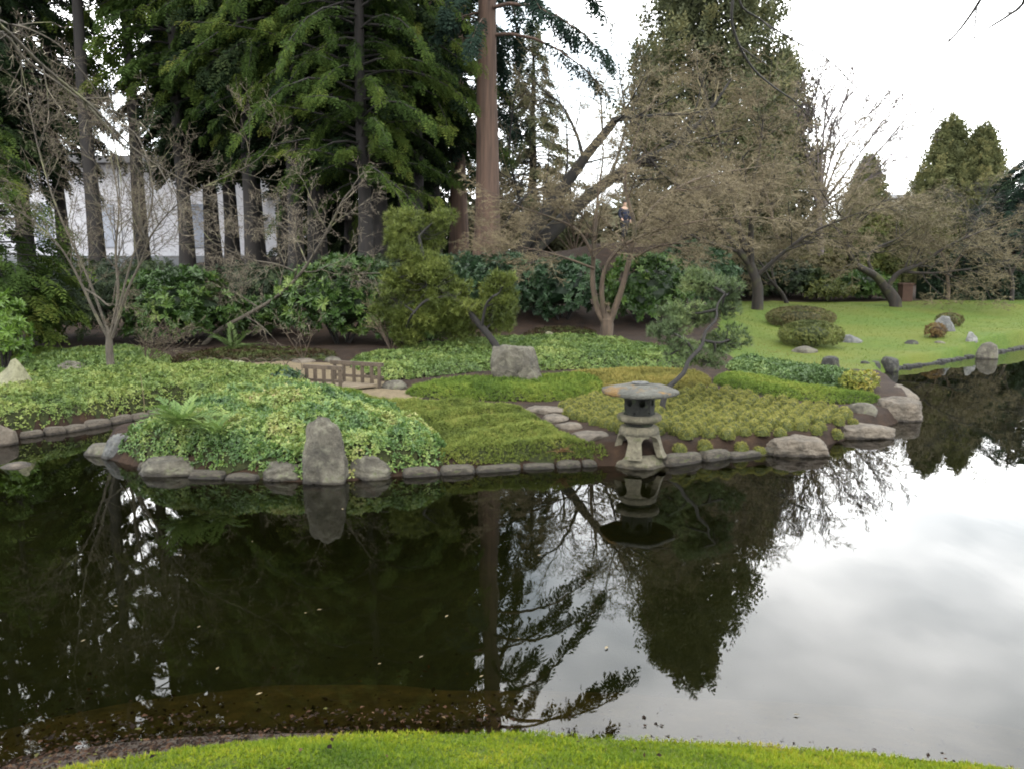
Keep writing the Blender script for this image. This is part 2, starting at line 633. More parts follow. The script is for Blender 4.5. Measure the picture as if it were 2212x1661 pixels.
M['rock'] = rockmat('grey brown rock', [(.3, (.028, .025, .018)), (.5, (.062, .055, .040)), (.7, (.105, .094, .070))], (.125, .12, .085))
M['rock_pale'] = rockmat('pale yellowish rock', [(.3, (.10, .095, .055)), (.55, (.16, .155, .09)), (.75, (.21, .20, .125))], (.2, .2, .115), lich=.6, mossk=.72)
M['rock_dark'] = rockmat('dark wet rock', [(.3, (.004, .004, .003)), (.55, (.012, .011, .008)), (.75, (.03, .028, .022))], (.06, .06, .045), mossk=.6)
M['rock_blue'] = rockmat('bluish grey rock', [(.3, (.035, .036, .035)), (.5, (.065, .066, .064)), (.7, (.11, .11, .105))], (.12, .12, .10), mossk=.7)
M['rock_white'] = rockmat('whitish rock', [(.3, (.05, .05, .046)), (.5, (.12, .12, .112)), (.7, (.18, .18, .17))], (.16, .16, .145), mossk=.75)
M['kerb'] = rockmat('kerb stone', [(.3, (.022, .018, .012)), (.5, (.055, .045, .031)), (.7, (.098, .082, .058))], (.12, .108, .075), lich=.58, mossk=.58, scale=6)
M['flag'] = rockmat('pinkish flagstone', [(.3, (.04, .033, .024)), (.5, (.085, .069, .05)), (.7, (.135, .11, .083))], (.14, .122, .09), lich=.64, mossk=.7, scale=5)
M['lantern'] = rockmat('weathered lantern stone', [(.3, (.06, .053, .033)), (.55, (.12, .106, .07)), (.75, (.17, .15, .105))], (.19, .18, .12), (.05, .055, .017), .6, .58, 7)
M['lantern_roof'] = rockmat('lantern roof stone with orange lichen', [(.3, (.028, .028, .022)), (.5, (.058, .057, .046)), (.7, (.095, .094, .078))], (.15, .145, .115), (.12, .066, .012), .66, .5, 5)
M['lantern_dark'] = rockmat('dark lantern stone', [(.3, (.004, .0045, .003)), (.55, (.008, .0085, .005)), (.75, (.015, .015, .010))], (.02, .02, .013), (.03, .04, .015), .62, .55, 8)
M['wood'] = barkmat('weathered brown timber', (.026, .018, .011), (.066, .047, .030), 14, (1, 1, .3))
M['deck'] = barkmat('pale worn boards', (.075, .057, .036), (.135, .105, .068), 14, (.3, 1, 1))
M['redwood'] = barkmat('reddish fibrous bark', (.024, .0135, .009), (.084, .048, .031), 10, (1, 1, .06))
M['darkbark'] = barkmat('dark conifer bark', (.003, .0024, .002), (.010, .007, .005), 9, (1, 1, .08))
M['pinebark'] = barkmat('dark pine bark', (.003, .0025, .002), (.010, .0075, .0055), 14, (1, 1, .4))
M['greybark'] = barkmat('grey lichened bark', (.02, .016, .011), (.075, .063, .045), 14, (1, 1, .3), (.10, .10, .045))
M['maplebark'] = barkmat('tan maple bark', (.022, .015, .009), (.075, .051, .032), 10, (1, 1, .2), (.05, .044, .02))
M['mossbark'] = barkmat('mossy dark bark', (.005, .004, .003), (.02, .014, .009), 9, (1, 1, .3), (.034, .035, .009))
M['leanbark'] = barkmat('mossy bark darkened for canopy shade', (.003, .0024, .0018), (.010, .0075, .005), 9, (1, 1, .3), (.018, .016, .006))  # bark tone cut very dark to stand in for the canopy's shade
M['twig_grey'] = twigmat('grey twigs', [(.0, (.03, .022, .015)), (.5, (.08, .062, .04)), (1, (.15, .13, .09))])
M['twig_red'] = twigmat('reddish grey twigs', [(.0, (.022, .015, .010)), (.5, (.058, .041, .026)), (1, (.10, .09, .05))])
M['twig_tan'] = twigmat('tan maple twigs', [(0, (0.04576, 0.03381, 0.01813)), (0.5, (0.1006, 0.07727, 0.03959)), (1, (0.1487, 0.1206, 0.06598))])
M['twig_olive'] = twigmat('olive brown twigs', [(0, (0.0375, 0.03, 0.01375)), (0.5, (0.0775, 0.0625, 0.03)), (1, (0.125, 0.1025, 0.05))])
M['twig_mauve'] = twigmat('mauve grey twigs', [(0, (0.0325, 0.026, 0.0286)), (0.5, (0.0715, 0.0572, 0.0598)), (1, (0.1105, 0.091, 0.065))])
M['twig_dark'] = twigmat('dark twigs', [(.0, (.006, .005, .004)), (1, (.018, .015, .012))])
M['cedar'] = leafmat('bright cedar sprays', [(0, (0.01025, 0.01978, 0.004784)), (0.45, (0.03283, 0.05711, 0.01196)), (0.8, (0.07389, 0.1009, 0.01913)), (1, (0.1232, 0.1318, 0.0287))], .35, .7, .08)
M['cedar_dark'] = leafmat('dark cedar sprays', [(0, (0.004, 0.0088, 0.004)), (0.6, (0.012, 0.0224, 0.0088)), (1, (0.0272, 0.0384, 0.0128))], .2, .8, .08)
M['redwood_leaf'] = leafmat('dark redwood sprays', [(0, (.005, .011, .008)), (.6, (.012, .024, .016)), (1, (.026, .04, .024))], .2, .8, .1)
M['cypress'] = leafmat('olive cypress foliage', [(0, (0.03204, 0.03802, 0.01866)), (0.5, (0.07119, 0.07949, 0.03525)), (1, (0.1388, 0.1279, 0.05391))], .2, .65, .2)
M['cone'] = leafmat('olive brown cone conifer', [(0, (0.04635, 0.054, 0.02329)), (0.5, (0.1043, 0.1125, 0.04399)), (1, (0.1854, 0.1665, 0.06728))], .2, .65, .2)
M['farwood'] = leafmat('far woodland', [(0, (.03, .035, .022)), (.5, (.06, .06, .035)), (1, (.095, .09, .055))], .1, .8, .1, .2)
M['rhodo'] = leafmat('glossy dark rhododendron', [(0, (0.01018, 0.0238, 0.00529)), (0.55, (0.032, 0.06613, 0.0119)), (0.85, (0.07274, 0.1164, 0.0238)), (1, (0.131, 0.1719, 0.04629))], .15, .42, .32)
M['rhodo_blue'] = leafmat('blue green evergreen leaves', [(0, (0.00735, 0.0189, 0.00735)), (0.55, (0.021, 0.04725, 0.01785)), (1, (0.0525, 0.0861, 0.0357))], .15, .45, .3)
M['bright_leaf'] = leafmat('light green leaves', [(0, (0.027, 0.0621, 0.0081)), (0.5, (0.07425, 0.135, 0.0162)), (1, (0.135, 0.2025, 0.03375))], .25, .42, .45)
M['yew'] = leafmat('dark yew', [(0, (.005, .011, .004)), (.6, (.015, .026, .008)), (1, (.036, .05, .013))], .15, .6, .25)
M['hedge'] = leafmat('dark hedge', [(0, (.004, .011, .005)), (.6, (.010, .022, .009)), (1, (.02, .036, .014))], .1, .6, .2)
M['dome_brown'] = leafmat('brownish clipped azalea', [(0, (0.0243, 0.027, 0.0108)), (0.5, (0.0567, 0.0513, 0.0189)), (1, (0.0999, 0.081, 0.0324))], .15, .65, .2, 2)
M['dome_green'] = leafmat('olive clipped azalea', [(0, (0.0216, 0.0297, 0.0081)), (0.5, (0.0567, 0.0675, 0.0162)), (1, (0.1053, 0.108, 0.027))], .15, .65, .2, 2)
M['dome_red'] = leafmat('reddish clipped azalea', [(0, (0.0405, 0.0243, 0.0108)), (0.5, (0.0891, 0.054, 0.02025)), (1, (0.1215, 0.0891, 0.027))], .15, .65, .2, 2)
M['pine_olive'] = leafmat('olive pine needles', [(0, (0.0251, 0.03708, 0.007415)), (0.5, (0.07278, 0.09412, 0.01668)), (1, (0.1506, 0.1711, 0.03708))], .25, .55, .25, 1.5)
M['pine_blue'] = leafmat('blue green pine needles', [(0, (0.02628, 0.04086, 0.01592)), (0.5, (0.06757, 0.09875, 0.03618)), (1, (0.1409, 0.1702, 0.06077))], .2, .55, .25, 1.5)
M['cover_left'] = leafmat('yellow green ground cover', [(0, (0.03041, 0.05441, 0.01398)), (0.4, (0.08815, 0.1328, 0.02797)), (0.75, (0.1597, 0.1904, 0.04474)), (1, (0.1575, 0.1672, 0.06153))], .25, .5, .3, 1.3)
M['cover_patch'] = leafmat('mixed green and yellow leaves', [(0, (0.01881, 0.04535, 0.01327)), (0.35, (0.0627, 0.1178, 0.02655)), (0.62, (0.1488, 0.1966, 0.04424)), (0.85, (0.2058, 0.2107, 0.06636)), (1, (0.2037, 0.1414, 0.07299))], .25, .45, .4, 1.1)
M['cover_green'] = leafmat('mid green ground cover', [(0, (0.02679, 0.05314, 0.01445)), (0.5, (0.08418, 0.1294, 0.02891)), (1, (0.1722, 0.2037, 0.05301))], .25, .5, .3, 1.1)
M['mat_juniper'] = leafmat('mossy clipped mat', [(0, (0.03985, 0.05435, 0.01329)), (0.45, (0.0942, 0.1208, 0.02391)), (0.75, (0.1414, 0.161, 0.03455)), (1, (0.1812, 0.157, 0.05314))], .15, .7, .15, 2.2, .6)
M['mat_grass'] = leafmat('clipped green mat', [(0, (0.0366, 0.06588, 0.01098)), (0.5, (0.0915, 0.1354, 0.02013)), (1, (0.161, 0.183, 0.03294))], .15, .7, .15, 1.2, .6)
M['mat_heath'] = leafmat('tan heather mat', [(0, (0.06844, 0.06844, 0.01812)), (0.5, (0.161, 0.145, 0.03623)), (1, (0.2416, 0.1852, 0.05636))], .15, .7, .15, 1.2, .6)
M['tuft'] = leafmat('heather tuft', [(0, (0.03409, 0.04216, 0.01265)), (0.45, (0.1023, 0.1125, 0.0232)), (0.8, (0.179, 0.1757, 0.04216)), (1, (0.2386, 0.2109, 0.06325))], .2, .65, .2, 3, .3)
M['strip_dark'] = leafmat('dark strip plants', [(0, (0.01894, 0.0366, 0.01153)), (0.5, (0.05472, 0.09516, 0.02562)), (1, (0.122, 0.1647, 0.04355))], .2, .5, .35)
M['yellow_leaf'] = leafmat('yellow green shrub', [(0, (0.063, 0.07875, 0.0126)), (0.5, (0.1365, 0.1575, 0.021)), (1, (0.2205, 0.168, 0.0315))], .25, .5, .3)
M['fern'] = leafmat('fern fronds', [(0, (.035, .07, .016)), (.5, (.08, .135, .03)), (1, (.14, .19, .05))], .25, .5, .3)
M['fern_dead'] = leafmat('dying fern fronds', [(0, (.09, .05, .025)), (1, (.2, .12, .06))], .2, .6, .2)
M['fern_dark'] = leafmat('dark fern fronds', [(0, (.03, .055, .014)), (1, (.09, .12, .035))], .2, .6, .2)
M['grass'] = leafmat('moss and grass blades', [(0, (0.03273, 0.06762, 0.00322)), (0.4, (0.08185, 0.1288, 0.00483)), (0.75, (0.1562, 0.1932, 0.00644)), (1, (0.2231, 0.1932, 0.01932))], .3, .6, .2, 1.6, .5)
M['lawn_blades'] = leafmat('far lawn grass', [(0, (0.02878, 0.06072, 0.00368)), (0.45, (0.05925, 0.0966, 0.00644)), (0.75, (0.08464, 0.115, 0.0092)), (1, (0.1354, 0.1058, 0.0276))], .25, .65, .2, .5, .3)
M['yew_low'] = leafmat('shaded low plants and old leaves', [(0, (.014, .008, .004)), (.35, (.03, .018, .008)), (.6, (.03, .034, .009)), (1, (.055, .075, .018))], .15, .7, .15, 2.5, .4)
M['litter'] = leafmat('fallen leaves and twigs', [(0, (0.0048, 0.003, 0.0018)), (0.5, (0.0156, 0.0084, 0.0048)), (0.85, (0.036, 0.018, 0.0096)), (0.96, (0.06, 0.036, 0.021)), (1, (0.042, 0.042, 0.012))], .05, .85, .1, 3, .2)
M['floatleaf'] = leafmat('pale floating leaves', [(0, (.05, .04, .02)), (1, (.13, .10, .05))], .0, .6, .3)
def plain(name, c, rough=.7, spec=.3):
    m, t, p = nodes(name)
    n = add_noise(t, 6, 4)
    k = ramp(t, n.outputs['Fac'], [(.3, tuple(x * .85 for x in c)), (.7, tuple(min(1, x * 1.1) for x in c))])
    t.links.new(k.outputs['Color'], p.inputs['Base Color'])
    p.inputs['Roughness'].default_value = rough
    p.inputs['Specular IOR Level'].default_value = spec
    return m
M['wall'] = plain('pale wall', (.42, .42, .45), .8)
M['ledge'] = plain('grey concrete ledge', (.13, .135, .145), .8)
M['glass'] = plain('window glass', (.16, .18, .23), .15, .5)
M['roofing'] = plain('grey roofing', (.12, .12, .125), .85)
M['terracotta'] = plain('terracotta brick', (.06, .034, .024), .9)
M['skin'] = plain('skin', (.42, .27, .2), .6)
M['jacket'] = plain('dark blue jacket', (.007, .011, .028), .8)
M['trousers'] = plain('black trousers', (.018, .018, .022), .85)
M['hair'] = plain('dark hair', (.02, .015, .012), .6)
M['pole'] = plain('grey pole', (.35, .35, .36), .6)

# water: a clear, dark-tinted sheet with a mirror-like surface
def watermat():
    m = bpy.data.materials.new('pond water')
    m.use_nodes = True
    t = m.node_tree
    t.nodes.clear()
    o = t.nodes.new('ShaderNodeOutputMaterial')
    tr = t.nodes.new('ShaderNodeBsdfTransparent')
    tr.inputs['Color'].default_value = (.46, .45, .28, 1)
    gl = t.nodes.new('ShaderNodeBsdfGlossy')
    gl.inputs['Roughness'].default_value = .012
    gl.inputs['Color'].default_value = (1, 1, 1, 1)
    fr = t.nodes.new('ShaderNodeFresnel')
    fr.inputs['IOR'].default_value = 1.34
    ms = t.nodes.new('ShaderNodeMixShader')
    n = add_noise(t, 1.7, 3, .5, 'Object', (1, .45, 1))
    b = t.nodes.new('ShaderNodeBump')
    b.inputs['Strength'].default_value = .10
    b.inputs['Distance'].default_value = .02
    t.links.new(n.outputs['Fac'], b.inputs['Height'])
    t.links.new(b.outputs['Normal'], gl.inputs['Normal'])
    t.links.new(b.outputs['Normal'], fr.inputs['Normal'])
    t.links.new(fr.outputs[0], ms.inputs[0])
    t.links.new(tr.outputs[0], ms.inputs[1])
    t.links.new(gl.outputs[0], ms.inputs[2])
    t.links.new(ms.outputs[0], o.inputs['Surface'])
    return m
M['water'] = watermat()

# ------------------------------------------------------------------ the ground, cut into ground, lawn, path and pond bed
def axis(parts):
    out = [parts[0][0]]
    for a, b, s0, s1 in parts:
        x, s = a, s0
        n = max(1, int(round((b - a) / ((s0 + s1) / 2))))
        st = np.linspace(s0, s1, n)
        st = st * (b - a) / st.sum()
        out += list(a + np.cumsum(st))
    return np.array(out)

gx = axis([(-900, -60, 200, 8), (-60, -14, 5, .5), (-14, -8, .4, .16), (-8, 9, .11, .11), (9, 22, .12, .16), (22, 60, .3, 5), (60, 900, 8, 200)])
gy = axis([(-30, 1.5, 4, .15), (1.5, 5.0, .08, .08), (5, 8, .12, .1), (8, 13, .09, .09), (13, 24, .1, .15), (24, 40, .2, .7), (40, 90, 1, 6), (90, 1500, 10, 300)])
X, Y = np.meshgrid(gx, gy)
Z = terrain(X, Y)
nx = len(gx)
i = np.arange(len(gy) - 1)[:, None] * nx + np.arange(nx - 1)[None]
quads = np.stack([i, i + 1, i + 1 + nx, i + nx], -1).reshape(-1, 4)
P3 = np.stack([X, Y, Z], -1).reshape(-1, 3)
fc = P3[quads].mean(1)
sdc = shore_sd(fc[:, 0], fc[:, 1])
grass_edge = [on(u, v)[:2] for u, v in [(-500, 1800), (-100, 1720), (130, 1662), (260, 1638), (400, 1618), (550, 1602), (700, 1591), (900, 1583), (1100, 1580), (1300, 1585),
                                            (1500, 1596), (1700, 1612), (1900, 1634), (2100, 1656), (2300, 1682), (2700, 1740)]]
grass_edge = [p for p in spline(np.array(grass_edge), 140)]
grass_edge = [(p[0], p[1] + .03 * float(wob(p[0], 0, 0, 3.1, 61)) + .018 * float(wob(p[0], 0, 0, 11, 62))) for p in grass_edge]
near_lawn = [(-6, -20), (-4.5, 0.4), (-3.0, 1.9)] + [tuple(p) for p in grass_edge] + [(5, 1.4), (8, .6), (12, -20)]
far_lawn = [(7.7, 31.2), (6.6, 25), (5.4, 20.5), (4.2, 17.8), (4.6, 15.4), (7.4, 14.6), (9.5, 15), (30, 16), (40, 33), (14, 31.6)]
path_poly = smooth_poly(np.array([on(u, v)[:2] for u, v in [(520, 784), (640, 778), (760, 788), (800, 815), (860, 838), (915, 858), (900, 868), (830, 868), (720, 850), (660, 835), (640, 800), (520, 794)]]), 2)
near_side = fc[:, 1] < np.interp(fc[:, 0], [-20, 0, 20], [5, 6, 6])
is_near_lawn = near_side & inside(fc[:, 0], fc[:, 1], near_lawn) & (sdc > .05)
is_far_lawn = inside(fc[:, 0], fc[:, 1], far_lawn) & (sdc > -.02)
is_path = inside(fc[:, 0], fc[:, 1], path_poly) & (sdc > .1)
is_bed = (sdc < -.02)
is_bank = near_side & (sdc >= -.02) & (sdc < 2.5) & ~is_near_lawn
rest = ~(is_near_lawn | is_far_lawn | is_path | is_bed | is_bank)

def sub(name, mask, mat):
    q = quads[mask]
    used, inv = np.unique(q.ravel(), return_inverse=True)
    o = Geo().add(P3[used], inv.reshape(-1, 4)).build(name, mat, smooth=True)
    return tag(o, kind='structure')

tag(sub('ground', rest, M['soil']), 'dark brown soil under the trees and shrubs')
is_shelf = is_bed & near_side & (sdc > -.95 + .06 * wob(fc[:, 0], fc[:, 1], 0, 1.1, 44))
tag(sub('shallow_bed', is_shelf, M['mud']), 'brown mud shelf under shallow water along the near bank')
tag(sub('pond_bed', is_bed & ~is_shelf, M['bed']), 'silt bed of the pond, its colour darkened for deep water')
tag(sub('bank', is_bank, M['bank']), 'damp gravel and litter strip along the near water edge')
tag(sub('lawn', is_near_lawn, M['lawn']), 'bright mossy lawn along the near bank')
tag(sub('lawn', is_far_lawn, M['lawn']), 'bright green lawn across the pond')
tag(sub('path', is_path, M['path']), 'pale gravel path leading off the footbridge')
# the sheet of water
wx = np.array([-60., 60.])
tag(Geo().add([(-60, -3, 0), (60, -3, 0), (60, 40, 0), (-60, 40, 0)], [(0, 1, 2, 3)]).build('water', M['water']), 'dark still pond water mirroring the trees', kind='structure')

# ------------------------------------------------------------------ leaf templates
def leaf_quad(L=1.0, W=.4, x0=0.0, lift=0.0, droop=0.0):
    return np.array([(x0, 0, 0), (x0 + L * .5, -W / 2, lift), (x0 + L, 0, -droop), (x0 + L * .5, W / 2, lift)])

def stack(parts):
    v, f, n = [], [], 0
    for p in parts:
        v.append(p)
        f.append(np.array([[0, 1, 2, 3]]) + n)
        n += 4
    return np.concatenate(v), np.concatenate(f)

def rotz(p, a):
    c, s = math.cos(a), math.sin(a)
    return np.stack([p[:, 0] * c - p[:, 1] * s, p[:, 0] * s + p[:, 1] * c, p[:, 2]], 1)

def roty(p, a):
    c, s = math.cos(a), math.sin(a)
    return np.stack([p[:, 0] * c - p[:, 2] * s, p[:, 1], p[:, 0] * s + p[:, 2] * c], 1)

def T_frond(n=8, ll=.42, w=.09, droop=.35, seed=0):
    r = np.random.default_rng(seed)
    parts = []
    for t in np.linspace(.06, .92, n):
        for sgn in (-1, 1):
            l = ll * (1 - t) ** .75 * r.uniform(.75, 1.15) + .10
            p = leaf_quad(l, w * r.uniform(.8, 1.3), 0, 0, .12 * l)
            p = rotz(p, sgn * R(r.uniform(38, 58)))
            p = p + [t, 0, -droop * t * t + r.uniform(-.02, .02)]
            parts.append(p)
    p = leaf_quad(.25, w * 1.2, .82, 0, .1) + [0, 0, -droop * .72]
    parts.append(p)
    return stack(parts)

def T_rosette(n=9, L=1.0, W=.34, tilt=25, seed=0, spread=20):
    r = np.random.default_rng(seed)
    parts = []
    for k in range(n):
        p = leaf_quad(L * r.uniform(.7, 1.1), W, .05, .05, .12)
        p = roty(p, R(tilt + r.uniform(-spread, spread)))
        p = rotz(p, 2 * math.pi * (k + r.uniform(-.3, .3)) / n)
        parts.append(p)
    return stack(parts)

def T_tuft(n=16, L=1.0, W=.07, lo=10, hi=85, seed=0):
    r = np.random.default_rng(seed)
    V, F = [], []
    for k in range(n):
        l = L * r.uniform(.6, 1.1)
        p = np.array([(0, -W * .42, 0), (l, 0, -.05), (0, W * .42, 0)])
        p = rotz(roty(p, R(r.uniform(lo, hi))), r.uniform(0, 6.28))
        V.append(p)
        F.append((3 * k, 3 * k + 1, 3 * k + 2))
    return np.concatenate(V), np.array(F)

FROND = [T_frond(5, .5, .11, .45, s) for s in range(4)]
FROND_C = [T_frond(5, .45, .13, .4, seed=s) for s in range(3)]
ROS = [T_rosette(9, seed=s) for s in range(3)]
FROND_F = [T_frond(3, .5, .17, .4, s) for s in range(3)]
SPRIG = [T_rosette(4, 1, .5, 20, s, 30) for s in range(3)]
PINE = [T_tuft(16, 1, .11, -5, 85, s) for s in range(3)]
BLADES = [T_tuft(5, 1, .2, 35, 88, s) for s in range(3)]
HEATH = [T_tuft(8, 1, .19, 20, 88, s) for s in range(3)]

def pick(n, k):
    idx = rng.integers(0, k, n)
    return [np.where(idx == j)[0] for j in range(k)]

def scatter_any(geo, Ts, O, X, Z, s, a, m=0):
    Z = np.broadcast_to(Z, O.shape)
    s = np.broadcast_to(s, (len(O),))
    a = np.broadcast_to(a, (len(O),))
    for T, ix in zip(Ts, pick(len(O), len(Ts))):
        if len(ix):
            scatter(geo, T, O[ix], X[ix], Z[ix], s[ix], a[ix], m)

# ------------------------------------------------------------------ conifers
def conifer_meshes(H, z0, Rad, tr, nb, fpb, fs, leaf, bark, up=.15, droop=.5, prof=1.0, tmpl=FROND, gap=0.0, jag=.35, tilt=-.25, top=.02, lean=(0, 0), tsides=10, bstart=.2, wild=False):
    tg, cg, bg_ = Geo(), Geo(), Geo()
    n = 14
    tp = np.array([(lean[0] * (k / n) ** 1.5 + .03 * math.sin(k * 1.3), lean[1] * (k / n) ** 1.5, H * k / n) for k in range(n + 1)])
    tp[0, 2] = -.4
    limb(tg, tp, tr, .02, tsides, 0, .07, .35)
    O, Xd, S, A, Zn = [], [], [], [], []
    segs = []
    for b in range(nb):
        q = (b + random.random()) / nb
        z = z0 + (H - z0) * q ** 1.15 * .985
        q = (z - z0) / (H - z0)
        if gap and math.sin(z * 2.1 + 1) > 1 - gap and random.random() < .8:
            continue
        pr = max(top, (1 - q) ** prof)
        if q < .12:
            pr *= .65 + q / .12 * .35
        Lb = Rad * pr * random.uniform(1 - jag, 1 + jag * .4)
        az = b * 2.39996 + random.uniform(-.4, .4)
        d = np.array([math.cos(az), math.sin(az), 0])
        droop_b = droop * (random.uniform(.5, 1.5) if wild else 1)
        up_b = up * (random.uniform(.2, 1.8) if wild else 1)
        base = np.array([np.interp(z, tp[:, 2], tp[:, 0]), np.interp(z, tp[:, 2], tp[:, 1]), z])
        pts = []
        side = np.array([-d[1], d[0], 0]) * random.uniform(-.25, .25)
        for t in np.linspace(0, 1, 6):
            pts.append(base + d * Lb * t + side * Lb * t * t + np.array([0, 0, up_b * Lb * t - droop_b * Lb * t * t]))
        pts = np.array(pts)
        r0 = min(tr * .22, .012 + .014 * Lb)
        for k in range(5):
            segs.append((*pts[k], *pts[k + 1], r0 * (1 - k * .18), r0 * (1 - (k + 1) * .18)))
        m = max(3, int(fpb * (.35 + .65 * pr) * random.uniform(.7, 1.2)))
        tt = bstart + (1 - bstart) * np.sqrt(rng.uniform(0, 1, m))
        f = tt * 5
        i0 = np.minimum(f.astype(int), 4)
        pos = pts[i0] + (pts[i0 + 1] - pts[i0]) * (f - i0)[:, None]
        tan = norm(pts[i0 + 1] - pts[i0])
        sd = np.where(rng.uniform(size=m) < .5, -1, 1)
        lat = np.stack([-tan[:, 1], tan[:, 0], np.zeros(m)], 1) * sd[:, None]
        k = rng.uniform(.1, 1.2, m)[:, None]
        di = norm(tan + lat * k + np.array([0, 0, tilt]) + rng.normal(0, .18, (m, 3)))
        O.append(pos + rng.normal(0, .05, (m, 3)))
        Xd.append(di)
        S.append(fs * rng.uniform(.6, 1.2, m) * (1.1 - .35 * tt) * (.55 + .45 * pr))
        A.append(np.clip(random.uniform(.15, .6) + .35 * (tt - .4) + rng.normal(0, .1, m), 0, 1))
        zz = rng.normal(0, .35, (m, 3)) + np.array([0, 0, 1.])
        Zn.append(zz)
    scatter_any(cg, tmpl, np.concatenate(O), np.concatenate(Xd), np.concatenate(Zn), np.concatenate(S), np.concatenate(A))
    tubes(tg, segs, 4, 0)
    return tg, cg

def conifer(name, label, cat, pos, H, z0, Rad, tr, nb, fpb, fs, leaf, bark, group=None, rz=0, **kw):
    e = empty(name, pos, label, cat, group, rz)
    tg, cg = conifer_meshes(H, z0, Rad, tr, nb, fpb, fs, leaf, bark, **kw)
    tg.build('trunk', M[bark], e, True)
    cg.build('crown', M[leaf], e)
    return e

def dense_conifer(name, label, pos, H, Rad, prof, leaf, nclump, per, s, tr=.3, group=None, z0=.2, seed=0, cs=1.0, up=1.0, smin=.35):
    """a close-set conifer: upright plumes packed over a tapering body"""
    e = empty(name, pos, label, 'tree', group)
    r = np.random.default_rng(seed)
    tg = Geo()
    limb(tg, np.array([(0, 0, -.3), (.05, 0, H * .4), (0, .04, H * .75), (0, 0, H * .97)]), tr, .03, 8)
    tg.build('trunk', M['darkbark'], e, True)
    q = r.uniform(0, 1, nclump * 3)
    q = q[r.uniform(0, 1, len(q)) < prof(q) / prof(np.linspace(0, 1, 50)).max() + .12][:nclump]
    az = r.uniform(0, 6.283, len(q))
    rad = Rad * prof(q) * r.uniform(.72, 1.06, len(q))
    C = np.stack([np.cos(az) * rad, np.sin(az) * rad, z0 + (H - z0) * q], 1)
    out = np.stack([np.cos(az), np.sin(az), np.zeros(len(q))], 1)
    n = len(q) * per
    ci = np.repeat(np.arange(len(q)), per)
    sz = cs * (smin + (1 - smin) * prof(q))[ci] * r.uniform(.6, 1.2, len(q))[ci]
    t = r.uniform(-.5, 1, n)
    O = C[ci] + r.normal(0, .26, (n, 3)) * sz[:, None] * (1.1 - .5 * t)[:, None] + np.stack([out[ci, 0] * .25 * t, out[ci, 1] * .25 * t, up * t], 1) * sz[:, None]
    X = norm(out[ci] * .6 + np.array([0, 0, .9]) + r.normal(0, .5, (n, 3)))
    Zn = norm(out[ci] + r.normal(0, .5, (n, 3)))
    cl = np.clip(r.uniform(.2, .7, len(q))[ci] + .2 * t + r.normal(0, .1, n), 0, 1)
    cg = Geo()
    scatter_any(cg, FROND_F, O, X, Zn, s * r.uniform(.6, 1.2, n) * (.45 + .55 * np.clip(sz / cs, 0, 1)), cl)
    k_ = 70
    ts_ = r.uniform(.86, 1.02, k_)
    scatter_any(cg, FROND_F, np.stack([r.normal(0, .03, k_), r.normal(0, .03, k_), H * ts_], 1), norm(r.normal(0, .35, (k_, 3)) + [0, 0, 1]), norm(r.normal(size=(k_, 3))), s * .75 * (1.15 - ts_) / .29, r.uniform(.2, .6, k_))
    m = nclump * 8
    q = r.uniform(0, .93, m)
    az = r.uniform(0, 6.283, m)
    rad = Rad * prof(q) * r.uniform(.15, .85, m)
    scatter_any(cg, FROND_F, np.stack([np.cos(az) * rad, np.sin(az) * rad, z0 + (H - z0) * q], 1), norm(r.normal(size=(m, 3)) + [0, 0, .8]), norm(r.normal(size=(m, 3))), s * 1.55, .2)
    cg.build('crown', M[leaf], e)
    return e

WOOD = 'tall evergreens standing behind the garden'
# the big bright cedar whose boughs reach towards the pond
WILD = dict(wild=True, tilt=-.5, bstart=.04)
conifer('cedar_tree', 'big cedar with bright yellow green drooping boughs left of the tall red trunk', 'tree', at(790, 23.5), 21, 2.9, 4.3, .2, 230, 74, .39, 'cedar', 'darkbark', WOOD, jag=.8, droop=.62, up=.3, prof=.6, **WILD)
second = conifer('cedar_tree', 'second bright drooping cedar, close on the left of the biggest one', 'tree', at(640, 25.2), 22, 5.2, 3.9, .22, 170, 70, .42, 'cedar', 'darkbark', WOOD, jag=.8, droop=.6, up=.3, prof=.6, **WILD)
for u, Yd, dz, rz, lab in [(548, 26.5, 1.6, 2.0, 'third drooping cedar, left of the second one, its boughs ending high above the wall strips'),
                           (905, 26.2, -.2, 4.1, 'drooping cedar between the biggest one and the two reddish trunks')]:
    c = copy_tree(second)
    p = at(u, Yd)
    c.location = p
    c.rotation_euler = (0, 0, rz)
    c.scale = (1 + .03 * dz, 1 + .03 * dz, 1 + .12 * dz)
    c['label'] = lab

